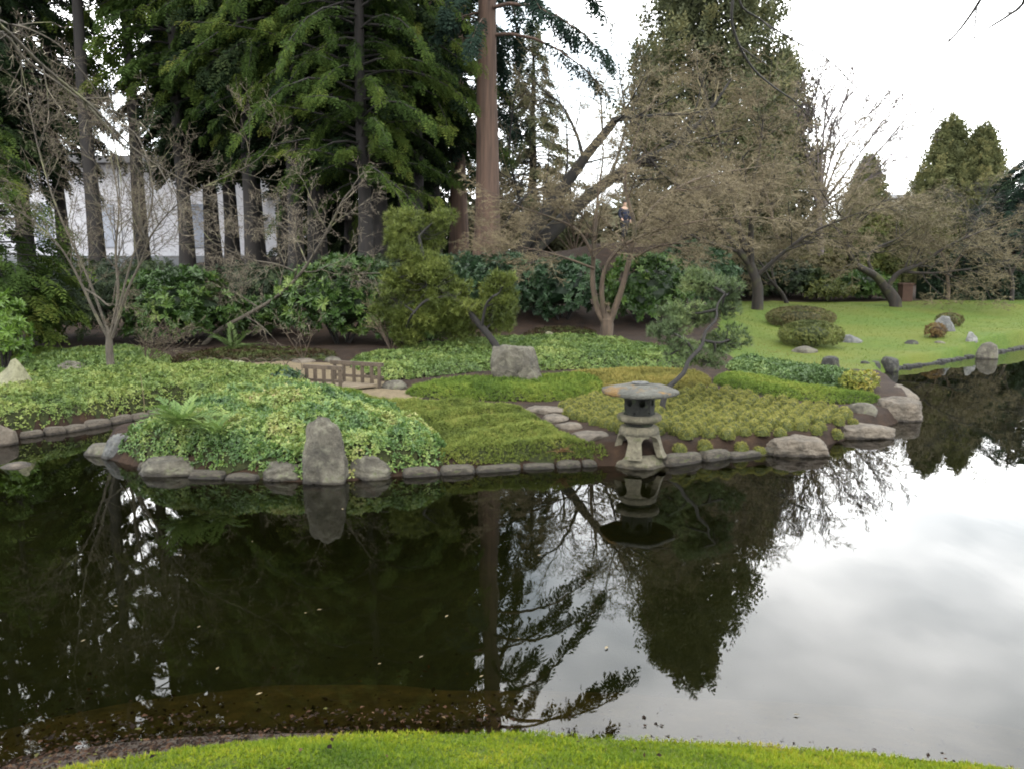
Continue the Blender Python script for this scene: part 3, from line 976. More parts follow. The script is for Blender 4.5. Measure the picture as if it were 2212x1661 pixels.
# two dark cedars, copied over the wood behind
protoA = conifer('cedar_tree', 'dark evergreen with a thick forked trunk base behind the slanting bare bush', 'tree', at(556, 28.5), 23, 4.0, 3.6, .27, 170, 58, .66, 'cedar_dark', 'darkbark', WOOD, tmpl=FROND_C, prof=.7, jag=.5)
protoB = conifer('cedar_tree', 'dark evergreen with brownish wide trunk seen against the white building', 'tree', at(405, 28), 22, 6.3, 3.3, .24, 140, 70, .58, 'cedar', 'darkbark', WOOD, tmpl=FROND_C, prof=.7, jag=.5, gap=.25)
protoC = conifer('cedar_tree', 'evergreen whose black trunk crosses the bright sky gap at upper left', 'tree', at(212, 27), 23.5, 10.5, 2.6, .25, 90, 40, .72, 'cedar_dark', 'darkbark', WOOD, tmpl=FROND_C, prof=.7, jag=.6, gap=.3)
back = [
    ('A', 822, 26, 1.0, 'dark evergreen just right of the bright cedar, its trunk behind the olive pine'),
    ('A', 690, 26.5, 1.02, 'dark evergreen close on the left side of the bright cedar'),
    ('A', 628, 30.5, 1.0, 'dark evergreen second to the left of the bright cedar'),
    ('A', 503, 31, .98, 'dark evergreen with slim trunk between two white wall strips'),
    ('A', 463, 32.5, 1.05, 'slim dark evergreen just right of the brownish wide trunk'),
    ('C', 311, 30, 1.0, 'evergreen with a thin trunk rising before the widest white wall stretch'),
    ('B', 142, 31, .95, 'evergreen with a trunk left of the white wall behind the lichened tree'),
    ('A', 62, 30, 1.05, 'dark evergreen near the left edge behind the bright low sprays'),
    ('A', -60, 27, 1.0, 'dark evergreen half cut off by the left edge'),
    ('A', -230, 28, 1.1, 'dark evergreen past the left edge of the wood'),
    ('B', -420, 25, 1.1, 'outermost evergreen at the left end of the wood'),
    ('A', 880, 31, 1.08, 'dark evergreen with a black trunk between bright cedar and red trunks'),
    ('A', 940, 36, 1.0, 'far dark evergreen glimpsed between the two reddish trunks'),
    ('A', 760, 36, 1.05, 'far dark evergreen hidden mostly by the bright cedar'),
]
back += [('A', u_, 50 + (k_ % 2) * 3, 1.12, l_) for k_, (u_, l_) in enumerate([(-120, 'far dark evergreen behind the left end of the white building'), (20, 'far dark evergreen behind the white building near the left edge'),
    (110, 'far dark evergreen behind the white building left of the sky gap'), (395, 'far dark evergreen behind the white building right of the sky gap'),
    (480, 'far dark evergreen behind the white building over the wall strips'), (590, 'far dark evergreen behind the right end of the white building')])]
for k, (p, u, Yd, sc, lab) in enumerate(back):
    c = copy_tree({'A': protoA, 'B': protoB, 'C': protoC}[p])
    c.location = at(u, Yd)
    c.rotation_euler = (0, 0, 1.1 + k * 1.9)
    c.scale = (sc, sc, sc)
    c['label'] = lab
low = conifer('spruce_tree', 'dark low branched evergreen behind the trunk of the second bright cedar', 'tree', at(765, 38), 13, .6, 3.3, .22, 130, 46, .72, 'cedar_dark', 'darkbark', WOOD, tmpl=FROND_C, prof=.6, jag=.4)
for k, (u, Yd, lab) in enumerate([(690, 43.5, 'dark low branched evergreen just right of the white building'), (650, 50, 'dark low branched evergreen behind the right end of the white building'),
                                  (830, 38, 'dark low branched evergreen above the olive pine'), (915, 41, 'dark low branched evergreen behind the thinner reddish trunk')]):
    c = copy_tree(low)
    c.location = at(u, Yd)
    c.rotation_euler = (0, 0, 1.3 * k + .7)
    c['label'] = lab
# the tall reddish trunks
e = conifer('redwood_tree', 'tall redwood with a straight reddish brown trunk standing behind the olive pine', 'tree', at(1052, 24), 26, 6.9, 4.6, .36, 84, 60, .68, 'redwood_leaf', 'redwood', None, droop=.62, up=.12, jag=.6, prof=.6, lean=(.35, 0), tsides=16, gap=.3, bstart=.3, tilt=-.6)
e = conifer('redwood_tree', 'second reddish trunked redwood, thinner and farther left of the tall one', 'tree', at(992, 30), 24, 4.6, 3.6, .33, 120, 46, .72, 'redwood_leaf', 'redwood', None, droop=.5, jag=.5, prof=.7, tsides=14)
# the broad columnar conifer to the right and its smaller neighbours
dense_conifer('cypress_tree', 'broad tall olive cypress towering behind the bare maples', at(1512, 41), 19.4, 3.75, lambda q: np.clip(1 - np.abs(q) ** 3.6, 0, 1) ** .8 * np.clip(.75 + q * 1.2, 0, 1), 'cypress', 300, 42, .62, .4, seed=4, cs=1.25)
dense_conifer('cypress_tree', 'lower rounded olive conifer at the right shoulder of the broad cypress', at(1672, 46), 12.6, 2.3, lambda q: np.clip(1 - np.abs(q) ** 2.6, 0, 1) ** .8, 'cypress', 130, 40, .6, .3, seed=5, cs=1.0)
conifer('cypress_tree', 'hazy grey green conifer behind the leaning bare tree', 'tree', at(1150, 40), 11.8, 1.0, 3.2, .3, 150, 36, .8, 'cypress', 'darkbark', None, up=.2, droop=.4, prof=.8, tmpl=FROND_C, jag=.4)
cone = dense_conifer('cone_conifer', 'taller pointed conifer of the twin cones against the white sky', at(2030, 50), 10.2, 3.9, lambda q: np.clip(1.02 - np.abs(q), 0.015, 1) ** .85, 'cone', 480, 22, .44, .2, 'pointed cone shaped conifers', seed=6, cs=.55, smin=.12)
for u, Yd, sc, lab in [(2100, 49, .94, 'slightly lower pointed conifer, right one of the twin cones'),
                       (1862, 52, .80, 'small single pointed conifer between fan shaped bare tree and twin cones')]:
    c = copy_tree(cone)
    c.location = at(u, Yd)
    c.rotation_euler = (0, 0, u * 1.7)
    c.scale = (sc, sc, sc)
    c['label'] = lab
conifer('evergreen_tree', 'dark green bushy evergreen at the right edge beside the twin cones', 'tree', at(2195, 44), 6.8, .3, 2.8, .2, 140, 36, .7, 'rhodo_blue', 'darkbark', None, up=.4, droop=.4, prof=.5, tmpl=FROND_C, jag=.35)
conifer('evergreen_tree', 'dark spreading evergreen over the hedge at the far right', 'tree', at(2215, 34.5), 6.0, 1.0, 3.4, .2, 120, 44, .6, 'redwood_leaf', 'darkbark', None, up=.15, droop=.3, prof=.5, tmpl=FROND_C, jag=.4)
# young conifer at the left edge
conifer('young_cedar', 'young cedar with fresh green feathery sprays at the left edge', 'tree', at(-5, 15), 4.7, .7, 1.75, .08, 80, 46, .4, 'cedar', 'darkbark', None, up=.1, droop=.3, prof=.7)

# far wood closing the horizon
g = Geo()
n = 5500
ang = rng.uniform(R(-46), R(46), n)
rr = rng.uniform(72, 92, n)
top_h = 5.5 + 2.5 * wob(ang * 9, 0, 0, 2.2, 3)
O = np.stack([np.sin(ang) * rr, np.cos(ang) * rr, 1 + rng.uniform(0, 1, n) ** .7 * top_h], 1)
scatter_any(g, SPRIG, O, rand_dirs(n), np.array([0, -.4, 1.]), rng.uniform(.9, 1.7, n), rng.uniform(.2, .8, n))
tag(g.build('far_woods', M['farwood']), 'hazy olive woodland closing the view behind the garden', kind='stuff')

# ------------------------------------------------------------------ shrubs
def lump_shell(n, rad, seed, lumps=.22, zmin=-.2):
    d = rand_dirs(n)
    d[:, 2] = np.where(d[:, 2] < zmin, -d[:, 2], d[:, 2])
    k = 1 + lumps * wob(d[:, 0] * 2, d[:, 1] * 2, d[:, 2] * 2, 1.3, seed, 3)
    nrm_ = norm(d / np.asarray(rad))
    return d * np.asarray(rad) * k[:, None], nrm_

def shrub(name, label, cat, pos, w, dpt, h, leaf, ls=.14, dens=1.0, Ts=ROS, lumps=.22, seed=0, group=None, zfoot=.1, core='yew', stems=True):
    e = empty(name, pos, label, cat, group)
    rad = np.array([w / 2, dpt / 2, h * .52])
    g = Geo()
    area = 2.2 * math.pi * ((w * dpt / 4 + w * h / 4 + dpt * h / 4) / 1.5)
    n = int(dens * area / (ls * ls) * 1.1)
    c = np.array([0, 0, h * .48 + zfoot])
    p, nn = lump_shell(n, rad, seed, lumps, -.75)
    k = 1 - .25 * rng.uniform(0, 1, n) ** 2
    O = p * k[:, None] + c
    keep = O[:, 2] > .03
    O, nn = O[keep], nn[keep]
    n = len(O)
    zz = norm(nn + np.array([0, 0, .55]) + rng.normal(0, .3, (n, 3)))
    cl = .5 + .25 * wob(O[:, 0], O[:, 1], O[:, 2], 2.2 / max(.3, min(1, w)), seed + 9)
    scatter_any(g, Ts, O, rand_dirs(n), zz, ls * rng.uniform(.7, 1.25, n), np.clip(cl + rng.normal(0, .15, n), 0, 1))
    # dense twiggy inside
    v, f = ico(3)
    kk = (1 + lumps * wob(v[:, 0] * 2, v[:, 1] * 2, v[:, 2] * 2, 1.3, seed, 3)) * .58
    vv = v * rad * kk[:, None] + c
    vv[:, 2] = np.maximum(vv[:, 2], .02)
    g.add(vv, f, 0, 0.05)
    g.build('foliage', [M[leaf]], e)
    if stems:
        s = Geo()
        for _ in range(7):
            a = random.uniform(0, 6.28)
            q = np.array([math.cos(a) * w * .3, math.sin(a) * dpt * .3, h * .5])
            st = spline([np.array([q[0] * .15, q[1] * .15, -.1]), q * [.6, .6, .5], q], 6)
            limb(s, st, .03, .01, 5)
        s.build('stems', M['darkbark'], e, True)
    return e

def shrub_px(name, label, cat, u, vt, vb, wpx, Yd, leaf, **kw):
    b = D(u, vb, Yd)
    z = tz(b[0], Yd)
    t = D(u, vt, Yd)
    h = max(.3, t[2] - z)
    return shrub(name, label, cat, (b[0], Yd, z), wpx * Yd / FPX, kw.pop('dp', wpx * Yd / FPX * .8), h * .97, leaf, **kw)

SH = 'evergreen shrubs under the tall trees'
shrub_px('rhododendron', 'glossy dark rhododendron behind the lichened bare tree', 'shrub', 385, 590, 755, 270, 17.6, 'rhodo', ls=.15, seed=1, group=SH)
shrub_px('rhododendron', 'large glossy rhododendron between slanting bush and olive pine', 'shrub', 740, 555, 765, 240, 17.6, 'rhodo', ls=.16, seed=2, group=SH)
shrub_px('rhododendron', 'dark rhododendron low behind the olive pine', 'shrub', 905, 660, 762, 190, 17.4, 'rhodo', ls=.15, seed=3, group=SH)
shrub_px('rhododendron', 'low rhododendron under the slanting bare branch', 'shrub', 560, 650, 748, 190, 18.6, 'rhodo', ls=.15, seed=4, group=SH)
shrub_px('evergreen_shrub', 'blue green shrub at the foot of the tall red trunk', 'shrub', 1085, 556, 715, 160, 20.4, 'rhodo_blue', ls=.14, seed=5, group=SH)
shrub_px('rhododendron', 'dark rhododendron left of the forked maple stems', 'shrub', 1215, 558, 705, 170, 20.6, 'rhodo_blue', ls=.15, seed=6, group=SH)
shrub_px('rhododendron', 'mid green rhododendron right behind the forked maple', 'shrub', 1392, 552, 728, 200, 20.4, 'rhodo', ls=.15, seed=7, group=SH)
shrub_px('evergreen_shrub', 'fine blue green shrub behind the blue pine', 'shrub', 1490, 532, 690, 200, 22.5, 'rhodo_blue', ls=.11, seed=8, group=SH)
shrub_px('rhododendron', 'dark rhododendron in the shade between red trunk and maple', 'shrub', 980, 560, 720, 190, 22, 'rhodo_blue', ls=.15, seed=12, group=SH)
shrub_px('rounded_shrub', 'light green round leafy shrub cut by the left edge', 'shrub', 6, 655, 778, 118, 13.4, 'bright_leaf', ls=.13, seed=9)
shrub_px('yew_bush', 'wide dark feathery yew behind the lichened bare tree', 'shrub', 110, 570, 760, 330, 17.2, 'yew', ls=.2, dens=2.6, Ts=FROND_C, seed=10, group=SH)
shrub_px('yew_bush', 'dark yew beyond the left edge', 'shrub', -180, 560, 770, 330, 16, 'yew', ls=.2, dens=2.6, Ts=FROND_C, seed=11, group=SH)
shrub_px('yew_bush', 'low dark evergreen mass under the conifers behind the slanting bush', 'shrub', 560, 585, 660, 330, 22, 'yew', ls=.2, dens=2.6, Ts=FROND_C, seed=13, group=SH)
shrub_px('yew_bush', 'dark evergreen under the big bright cedar', 'shrub', 800, 560, 660, 260, 22, 'yew', ls=.2, dens=2.6, Ts=FROND_C, seed=14, group=SH)
shrub_px('yew_bush', 'dark evergreen below the white building', 'shrub', 300, 572, 660, 330, 22, 'yew', ls=.2, dens=2.6, Ts=FROND_C, seed=15, group=SH)
FAR = 'dark shrubs along the back of the lawn'
shrub_px('evergreen_shrub', 'olive dome shrub at the back edge of the lawn', 'shrub', 1790, 612, 662, 110, 31.8, 'dome_green', ls=.16, seed=20, group=FAR, Ts=SPRIG)
shrub_px('evergreen_shrub', 'dark green shrub between olive dome and crooked mossy tree', 'shrub', 1865, 590, 662, 120, 32.4, 'rhodo', ls=.2, seed=21, group=FAR)
shrub_px('evergreen_shrub', 'brown dark shrub behind the little mossy tree', 'shrub', 1690, 575, 660, 170, 33, 'yew', ls=.22, seed=22, group=FAR)
shrub_px('evergreen_shrub', 'dark shrub left of the little mossy tree', 'shrub', 1600, 575, 662, 140, 32, 'yew', ls=.22, seed=23, group=FAR)
shrub_px('evergreen_shrub', 'loose green shrub behind the crooked mossy tree', 'shrub', 1870, 480, 650, 160, 36, 'dome_green', ls=.25, seed=24, group=FAR)
shrub_px('evergreen_shrub', 'brown green shrub left of the terracotta pillar', 'shrub', 1780, 560, 655, 150, 36, 'dome_brown', ls=.25, seed=25, group=FAR)
# clipped domes on the lawn
DOM = 'clipped domes on the lawn'
def dome(label, u, vb, wpx, hpx, leaf, seed):
    b = on(u, vb)
    sc = (b[1] * CP + (CAM_H - b[2]) * SP) / FPX
    w = wpx * sc
    kk_ = (b[1] + w * .4) / b[1]
    b[0] *= kk_
    b[1] *= kk_
    w *= 1.15
    hpx *= 1.15
    b[2] = tz(b[0], b[1])
    return shrub('clipped_shrub', label, 'shrub', b, w, w * .9, hpx * sc * .9, leaf, ls=.042, Ts=SPRIG, lumps=.03, seed=seed, group=DOM, zfoot=-.02, dens=.75)
dome('larger brownish clipped dome standing behind the olive one', 1728, 712, 132, 46, 'dome_brown', 31)
dome('olive green clipped dome in front of the brownish one', 1750, 755, 124, 56, 'dome_green', 32)
dome('small brown clipped dome behind the bluish boulder', 2050, 706, 50, 30, 'dome_brown', 33)
dome('small reddish clipped dome left of the bluish boulder', 2020, 732, 40, 32, 'dome_red', 34)
# hedge along the far right
g = Geo()
hx0, hx1 = D(1985, 640, 32.5)[0], D(2600, 640, 32.5)[0]
n = 5500
O = np.stack([rng.uniform(hx0, hx1, n), 32.5 + rng.uniform(-.55, .55, n), rng.uniform(0, 1.65, n)], 1)
fr = rng.uniform(size=n)
O[:, 1] = np.where(fr < .5, 31.95 + rng.uniform(-.06, .06, n), O[:, 1])
O[:, 2] = np.where(fr >= .5, 1.6 + rng.uniform(-.08, .06, n), O[:, 2])
zz = np.where((fr < .5)[:, None], np.array([[0, -1, .4]]), np.array([[0, 0, 1.]]))
O[:, 2] += tz(hx0, 32.5)
scatter_any(g, SPRIG, O, rand_dirs(n), zz + rng.normal(0, .4, (n, 3)), rng.uniform(.1, .2, n), rng.uniform(.1, .9, n))
box(g, ((hx0 + hx1) / 2, 32.5, tz(hx0, 32.5) + .75), (hx1 - hx0 - .2, .95, 1.55), 0, a=.05)
tag(g.build('hedge', M['hedge']), 'dark clipped hedge behind the lawn at the right', 'hedge')

# ------------------------------------------------------------------ bare trees
def grow(segs, p, d, L, r, depth, prm):
    maxd = prm['depth']
    n = max(1 if depth == prm['depth'] else 2, int(L / (prm['seg'] * (1 + .45 * depth) * (1.6 if depth == prm['depth'] else 1))))
    step = L / n
    px, py, pz = p
    dx, dy, dz = d
    wn, ub, fl = prm['wander'], prm['up'][min(depth, len(prm['up']) - 1)], prm.get('flat', 0)
    rg = random.gauss
    for k in range(n):
        dx += rg(0, wn)
        dy += rg(0, wn)
        dz += rg(0, wn) + ub
        if fl and depth >= prm.get('flatfrom', 1):
            dz *= (1 - fl)
        l = math.sqrt(dx * dx + dy * dy + dz * dz) + 1e-9
        dx, dy, dz = dx / l, dy / l, dz / l
        qx, qy, qz = px + dx * step, py + dy * step, pz + dz * step
        ra = r * (1 - .65 * k / n)
        rb = r * (1 - .65 * (k + 1) / n)
        segs[min(depth, maxd)].append((px, py, pz, qx, qy, qz, ra, rb))
        px, py, pz = qx, qy, qz
        if depth < maxd and (k + 1) / n > .22:
            nc = prm['kids'][min(depth, len(prm['kids']) - 1)] / n
            c = int(nc) + (1 if random.random() < nc - int(nc) else 0)
            for _ in range(c):
                ax, ay, az = rg(0, 1), rg(0, 1), rg(0, 1)
                dot = ax * dx + ay * dy + az * dz
                ax, ay, az = ax - dot * dx, ay - dot * dy, az - dot * dz
                la = math.sqrt(ax * ax + ay * ay + az * az) + 1e-9
                t = math.tan(R(random.uniform(*prm['ang'])))
                ex, ey, ez = dx + ax / la * t, dy + ay / la * t, dz + az / la * t
                grow(segs, (px, py, pz), (ex, ey, ez), L * prm['ratio'] * random.uniform(.6, 1.15) * (1 - .35 * k / n), max(prm['rmin'], rb * .6), depth + 1, prm)

def bare_tree(name, label, cat, base, limbs, prm, bark, twig, group=None, twsides=3):
    """limbs: list of (points, r0, r1, children, child length); every point is a world point"""
    e = empty(name, base, label, cat, group)
    base = np.asarray(base, float)
    tg, cg = Geo(), Geo()
    segs = [[] for _ in range(prm['depth'] + 1)]
    for pts, r0, r1, nk, cl in limbs:
        P = spline(pts, max(8, len(pts) * 4)) - base
        limb(tg, P, r0, r1, 9 if r0 > .05 else 6, 0, .08, .25 if np.linalg.norm(P[0]) < .3 else 0)
        T = norm(np.gradient(P, axis=0))
        for _ in range(nk):
            t = random.uniform(prm.get('from', .3), 1) * (len(P) - 1)
            k = min(int(t), len(P) - 2)
            p = P[k] + (P[k + 1] - P[k]) * (t - k)
            ax = rng.normal(size=3)
            ax -= ax @ T[k] * T[k]
            ax /= np.linalg.norm(ax)
            d = T[k] + ax * math.tan(R(random.uniform(*prm['ang'])))
            if 'bias' in prm:
                d = d + np.array(prm['bias'])
            r = (r0 + (r1 - r0) * t / len(P)) * .45
            grow(segs, tuple(p), tuple(d / np.linalg.norm(d)), cl * random.uniform(.6, 1.2), max(prm['rmin'] * 1.6, min(r, cl * .02)), 0, prm)
        grow(segs, tuple(P[-1]), tuple(T[-1]), cl, r1, 0, prm)
    if 'clear' in prm:                           # an opening in the twigs, where someone walks behind
        u0, v0, u1, v1 = prm['clear']
        pa, pb, pc_ = D(u0, v0, 10), D(u1, v1, 10), base
        for k, s in enumerate(segs):
            if len(s):
                a_ = np.array(s)
                m_ = (a_[:, :3] + a_[:, 3:6]) / 2 + base
                x_, z_ = m_[:, 0] / m_[:, 1] * 10, (m_[:, 2] - CAM_H) / m_[:, 1] * 10 + CAM_H
                hit = (x_ > pa[0]) & (x_ < pb[0]) & (z_ < pa[2]) & (z_ > pb[2]) & (rng.uniform(size=len(a_)) < .85)
                segs[k] = a_[~hit]
    tubes(tg, segs[0], 5, 0)
    for s in segs[1:]:
        tubes(cg, s, twsides, 0)
    tg.build('trunk', M[bark], e, True)
    if cg.n:
        cg.build('crown', M[twig], e)
    print(label[:50], sum(len(s) for s in segs))
    return e, 0

def DP(pts, Y0, dY=0.0):
    n = len(pts)
    return [D(u, v, Y0 + dY * k / max(1, n - 1)) for k, (u, v) in enumerate(pts)]

# lichened tree on the left bed
b = on(240, 806)
Yb = b[1]
prm = dict(depth=3, seg=.11, wander=.10, up=[.02, .01, 0], kids=[6, 5, 4], ang=(26, 55), ratio=.56, rmin=.0028)
limbs = [
    ([b - [0, 0, .1]] + DP([(237, 760), (235, 720)], Yb), .07, .05, 0, .2),
    (DP([(236, 735), (212, 690), (180, 622), (150, 565), (118, 520), (60, 470)], Yb, -.4), .03, .008, 12, .9),
    (DP([(238, 725), (255, 640), (250, 540), (256, 440), (236, 320)], Yb, .2), .032, .007, 16, 1.0),
    (DP([(242, 730), (275, 630), (305, 565), (332, 500), (405, 425), (530, 362)], Yb, -.6), .028, .006, 20, 1.0),
    (DP([(232, 715), (190, 600), (125, 455), (85, 330), (55, 190)], Yb, .6), .025, .006, 20, 1.0),
    (DP([(248, 700), (285, 560), (330, 430), (300, 300), (230, 250)], Yb, .5), .022, .006, 18, .9),
    (DP([(180, 622), (210, 640), (240, 660), (250, 610)], Yb, -.2), .02, .008, 3, .5),
]
lich, _ = bare_tree('bare_tree', 'bare lichen grey tree with many forked stems on the left bed', 'tree', b, limbs, prm, 'greybark', 'twig_red')

# slanting bush
b = on(432, 744)
Yb = b[1]
prm = dict(depth=3, seg=.12, wander=.11, up=[.03, .015, 0], kids=[7, 6, 4], ang=(25, 60), ratio=.55, rmin=.0038)
limbs = [
    ([b - [0, 0, .1]] + DP([(470, 715), (530, 682), (600, 640), (650, 590), (690, 530), (722, 470)], Yb, -.8), .052, .022, 10, 1.2),
    (DP([(610, 632), (690, 604), (770, 592), (850, 590)], Yb, -.6), .022, .008, 6, .8),
    (DP([(650, 592), (600, 572), (540, 560), (470, 530)], Yb, -.2), .028, .008, 9, 1.0),
    (DP([(560, 665), (520, 640), (490, 622)], Yb, .2), .02, .009, 4, .7),
    (DP([(665, 575), (640, 520), (600, 480)], Yb, .3), .02, .007, 6, .8),
]
bare_tree('bare_bush', 'bare bush with one long stem slanting up to the right', 'tree', b, limbs, prm, 'greybark', 'twig_grey')
# thin pale stems by the bushes
b = on(845, 760)
prm2 = dict(depth=2, seg=.1, wander=.12, up=[.03, 0], kids=[4, 3], ang=(20, 50), ratio=.55, rmin=.004)
bare_tree('bare_bush', 'small pale brown bare bush left of the olive pine', 'tree', b, [([b, b + [random.uniform(-.4, .4), random.uniform(-.2, .2), random.uniform(.5, .9)]], .018, .006, 4, .35) for _ in range(6)], prm2, 'maplebark', 'twig_tan')
b = on(655, 778)
bare_tree('bare_bush', 'thin bare bush with pale stems beside the footbridge', 'tree', b, [([b, b + [s, random.uniform(-.2, .2), .6]], .008, .004, 4, .3) for s in (-.35, -.1, .25)], prm2, 'maplebark', 'twig_grey')
b = on(315, 790)
bare_tree('bare_bush', 'wispy reddish brown bush right of the lichened tree', 'tree', b, [([b, b + [random.uniform(-.2, .7), random.uniform(-.2, .2), random.uniform(.3, .7)]], .01, .004, 5, .3) for _ in range(9)], prm2, 'maplebark', 'twig_red')

# leaning trunks
b = at(1112, 25)
prm = dict(depth=3, clear=(1318, 428, 1378, 512), seg=.28, wander=.07, up=[.02, .01, .0], kids=[6, 6, 4], ang=(28, 62), ratio=.52, rmin=.0065)
limbs = [
    ([b - [0, 0, .3]] + DP([(1112, 562), (1165, 482), (1220, 400), (1272, 330), (1318, 275), (1332, 258), (1378, 253)], 25, -1), .25, .07, 10, 2.0),
    ([b + [.35, .2, -.3]] + DP([(1150, 548), (1205, 487), (1260, 434), (1320, 388), (1385, 348), (1450, 318), (1508, 268)], 25.3, 1.2), .29, .08, 12, 2.0),
    (DP([(1200, 420), (1160, 410), (1130, 430), (1100, 470)], 25, -.6), .07, .03, 7, 1.5),
    (DP([(1260, 345), (1245, 290), (1215, 230), (1180, 200)], 24.8, .8), .06, .02, 9, 1.7),
    (DP([(1320, 380), (1340, 320), (1352, 260), (1340, 170)], 25.4, .5), .05, .02, 8, 1.6),
    (DP([(1140, 500), (1120, 420), (1100, 330), (1110, 220)], 26, 1), .06, .02, 10, 1.7),
]
bare_tree('leaning_tree', 'bare tree with two thick dark trunks leaning right behind the red trunk', 'tree', b, limbs, prm, 'leanbark', 'twig_olive')

# forked maple
b = on(1311, 730)
Yb = b[1]
prm = dict(depth=3, clear=(1318, 428, 1378, 512), seg=.17, wander=.065, up=[.01, 0, 0], kids=[8, 8, 7], ang=(30, 65), ratio=.52, rmin=.0040, flat=.38, flatfrom=1)
limbs = [
    ([b - [0, 0, .2]] + DP([(1311, 712), (1312, 690)], Yb), .16, .13, 0, .3),
    (DP([(1308, 700), (1290, 665), (1280, 600), (1285, 530), (1290, 440), (1302, 350)], Yb, .3), .085, .018, 8, 1.5),
    (DP([(1314, 700), (1338, 640), (1360, 560), (1370, 490), (1350, 400), (1362, 330)], Yb, -.3), .085, .018, 9, 1.5),
    (DP([(1306, 695), (1300, 610), (1330, 545), (1400, 505), (1500, 480), (1590, 470)], Yb, -.8), .06, .014, 14, 1.3),
    (DP([(1285, 560), (1250, 500), (1190, 470), (1130, 450)], Yb, -.4), .04, .012, 10, 1.2),
    (DP([(1368, 500), (1430, 430), (1500, 390), (1580, 370)], Yb, .5), .045, .012, 12, 1.3),
    (DP([(1360, 560), (1430, 530), (1510, 525)], Yb, -.6), .03, .01, 9, 1.1),
    (DP([(1283, 580), (1230, 560), (1180, 545), (1110, 530)], Yb, -.6), .03, .01, 9, 1.0),
]
bare_tree('maple_tree', 'forked bare maple with smooth tan stems at the island back', 'tree', b, limbs, prm, 'maplebark', 'twig_tan')

# wide maple canopy behind
b = at(1640, 26.5)
prm = dict(depth=3, clear=(1318, 428, 1378, 512), seg=.26, wander=.065, up=[.015, .0, 0], kids=[9, 8, 6], ang=(30, 65), ratio=.52, rmin=.0055, flat=.36, flatfrom=1)
limbs = [
    ([b - [0, 0, .3]] + DP([(1636, 620), (1620, 570)], 26.5), .2, .15, 0, .4),
    (DP([(1622, 575), (1570, 510), (1500, 430), (1425, 370), (1380, 300)], 26.5, -1), .12, .025, 14, 2.0),
    (DP([(1622, 575), (1625, 470), (1660, 400), (1720, 360)], 26.5, -1.5), .11, .025, 13, 1.9),
    (DP([(1618, 570), (1580, 430), (1560, 330), (1530, 220)], 26.5, 1), .11, .025, 15, 2.0),
    (DP([(1630, 600), (1700, 540), (1760, 500), (1830, 470)], 26.5, -1), .08, .02, 12, 1.7),
    (DP([(1600, 545), (1520, 520), (1440, 480)], 26.5, -2), .07, .02, 12, 1.7),
    (DP([(1610, 450), (1640, 330), (1650, 240)], 26.5, .5), .06, .02, 10, 1.7),
]
bare_tree('maple_tree', 'wide bare maple with tan brown twig layers before the broad cypress', 'tree', b, limbs, prm, 'mossbark', 'twig_tan')

# crooked mossy tree at the back of the lawn
b = on(1936, 662)
Yb = b[1]
prm = dict(depth=3, seg=.26, wander=.11, up=[.015, .0, 0], kids=[8, 7, 5], ang=(30, 68), ratio=.52, rmin=.007, flat=.3, flatfrom=1)
limbs = [
    ([b - [0, 0, .3]] + DP([(1932, 650), (1915, 622)], Yb), .24, .2, 0, .4),
    (DP([(1915, 625), (1890, 595), (1850, 572), (1828, 525), (1836, 488), (1800, 450)], Yb, -.8), .16, .03, 12, 1.9),
    (DP([(1917, 622), (1940, 590), (1990, 570), (2050, 530), (2120, 500)], Yb, -.5), .10, .025, 14, 2.0),
    (DP([(1890, 598), (1875, 560), (1893, 537), (1935, 518), (1965, 495)], Yb, .5), .07, .025, 9, 1.8),
    (DP([(1950, 588), (2020, 590), (2100, 580)], Yb, -1), .06, .02, 9, 1.6),
    (DP([(1836, 500), (1870, 450), (1930, 430)], Yb, -.3), .06, .02, 10, 1.7),
    (DP([(1830, 525), (1780, 520), (1730, 530)], Yb, -.6), .06, .02, 10, 1.5),
]
bare_tree('mossy_tree', 'crooked dark mossy tree with low branches at the back of the lawn', 'tree', b, limbs, prm, 'mossbark', 'twig_olive')
b = on(1703, 655)
Yb = b[1]
limbs = [
    ([b - [0, 0, .2]] + DP([(1690, 635), (1664, 605), (1640, 565), (1600, 530)], Yb), .09, .02, 9, 1.5),
    (DP([(1675, 618), (1668, 580), (1690, 550)], Yb, .2), .06, .02, 7, 1.3),
]
bare_tree('mossy_tree', 'little mossy bare tree leaning left behind the clipped domes', 'tree', b, limbs, dict(prm, rmin=.007), 'mossbark', 'twig_olive')
# more bare trees right
b = at(2050, 31.6)
limbs = [([b - [0, 0, .2]] + DP([(2048, 620), (2040, 560), (2010, 510)], 31.6), .09, .03, 10, 1.7),
         (DP([(2046, 600), (2080, 550), (2130, 520)], 31.6, -.4), .06, .02, 9, 1.6)]
bare_tree('bare_tree', 'thin pale trunked bare tree in front of the dark hedge', 'tree', b, limbs, prm, 'maplebark', 'twig_olive')
b = at(2190, 31)
limbs = [([b - [0, 0, .2]] + DP([(2185, 600), (2160, 540), (2120, 500)], 31), .09, .03, 10, 1.9),
         (DP([(2185, 590), (2220, 530), (2280, 500)], 31, -.4), .06, .02, 9, 1.8)]
bare_tree('bare_tree', 'bare tree with low twigs at the right edge by the hedge', 'tree', b, limbs, prm, 'mossbark', 'twig_dark')
b = at(1690, 37)
limbs = [([b - [0, 0, .2]] + DP([(1690, 560), (1670, 480), (1650, 400)], 37), .12, .04, 14, 2.4),
         (DP([(1690, 560), (1740, 480), (1790, 420)], 37), .09, .03, 12, 2.2)]
bare_tree('bare_tree', 'grey brown bare tree behind the wide maple', 'tree', b, limbs, prm, 'maplebark', 'twig_olive')
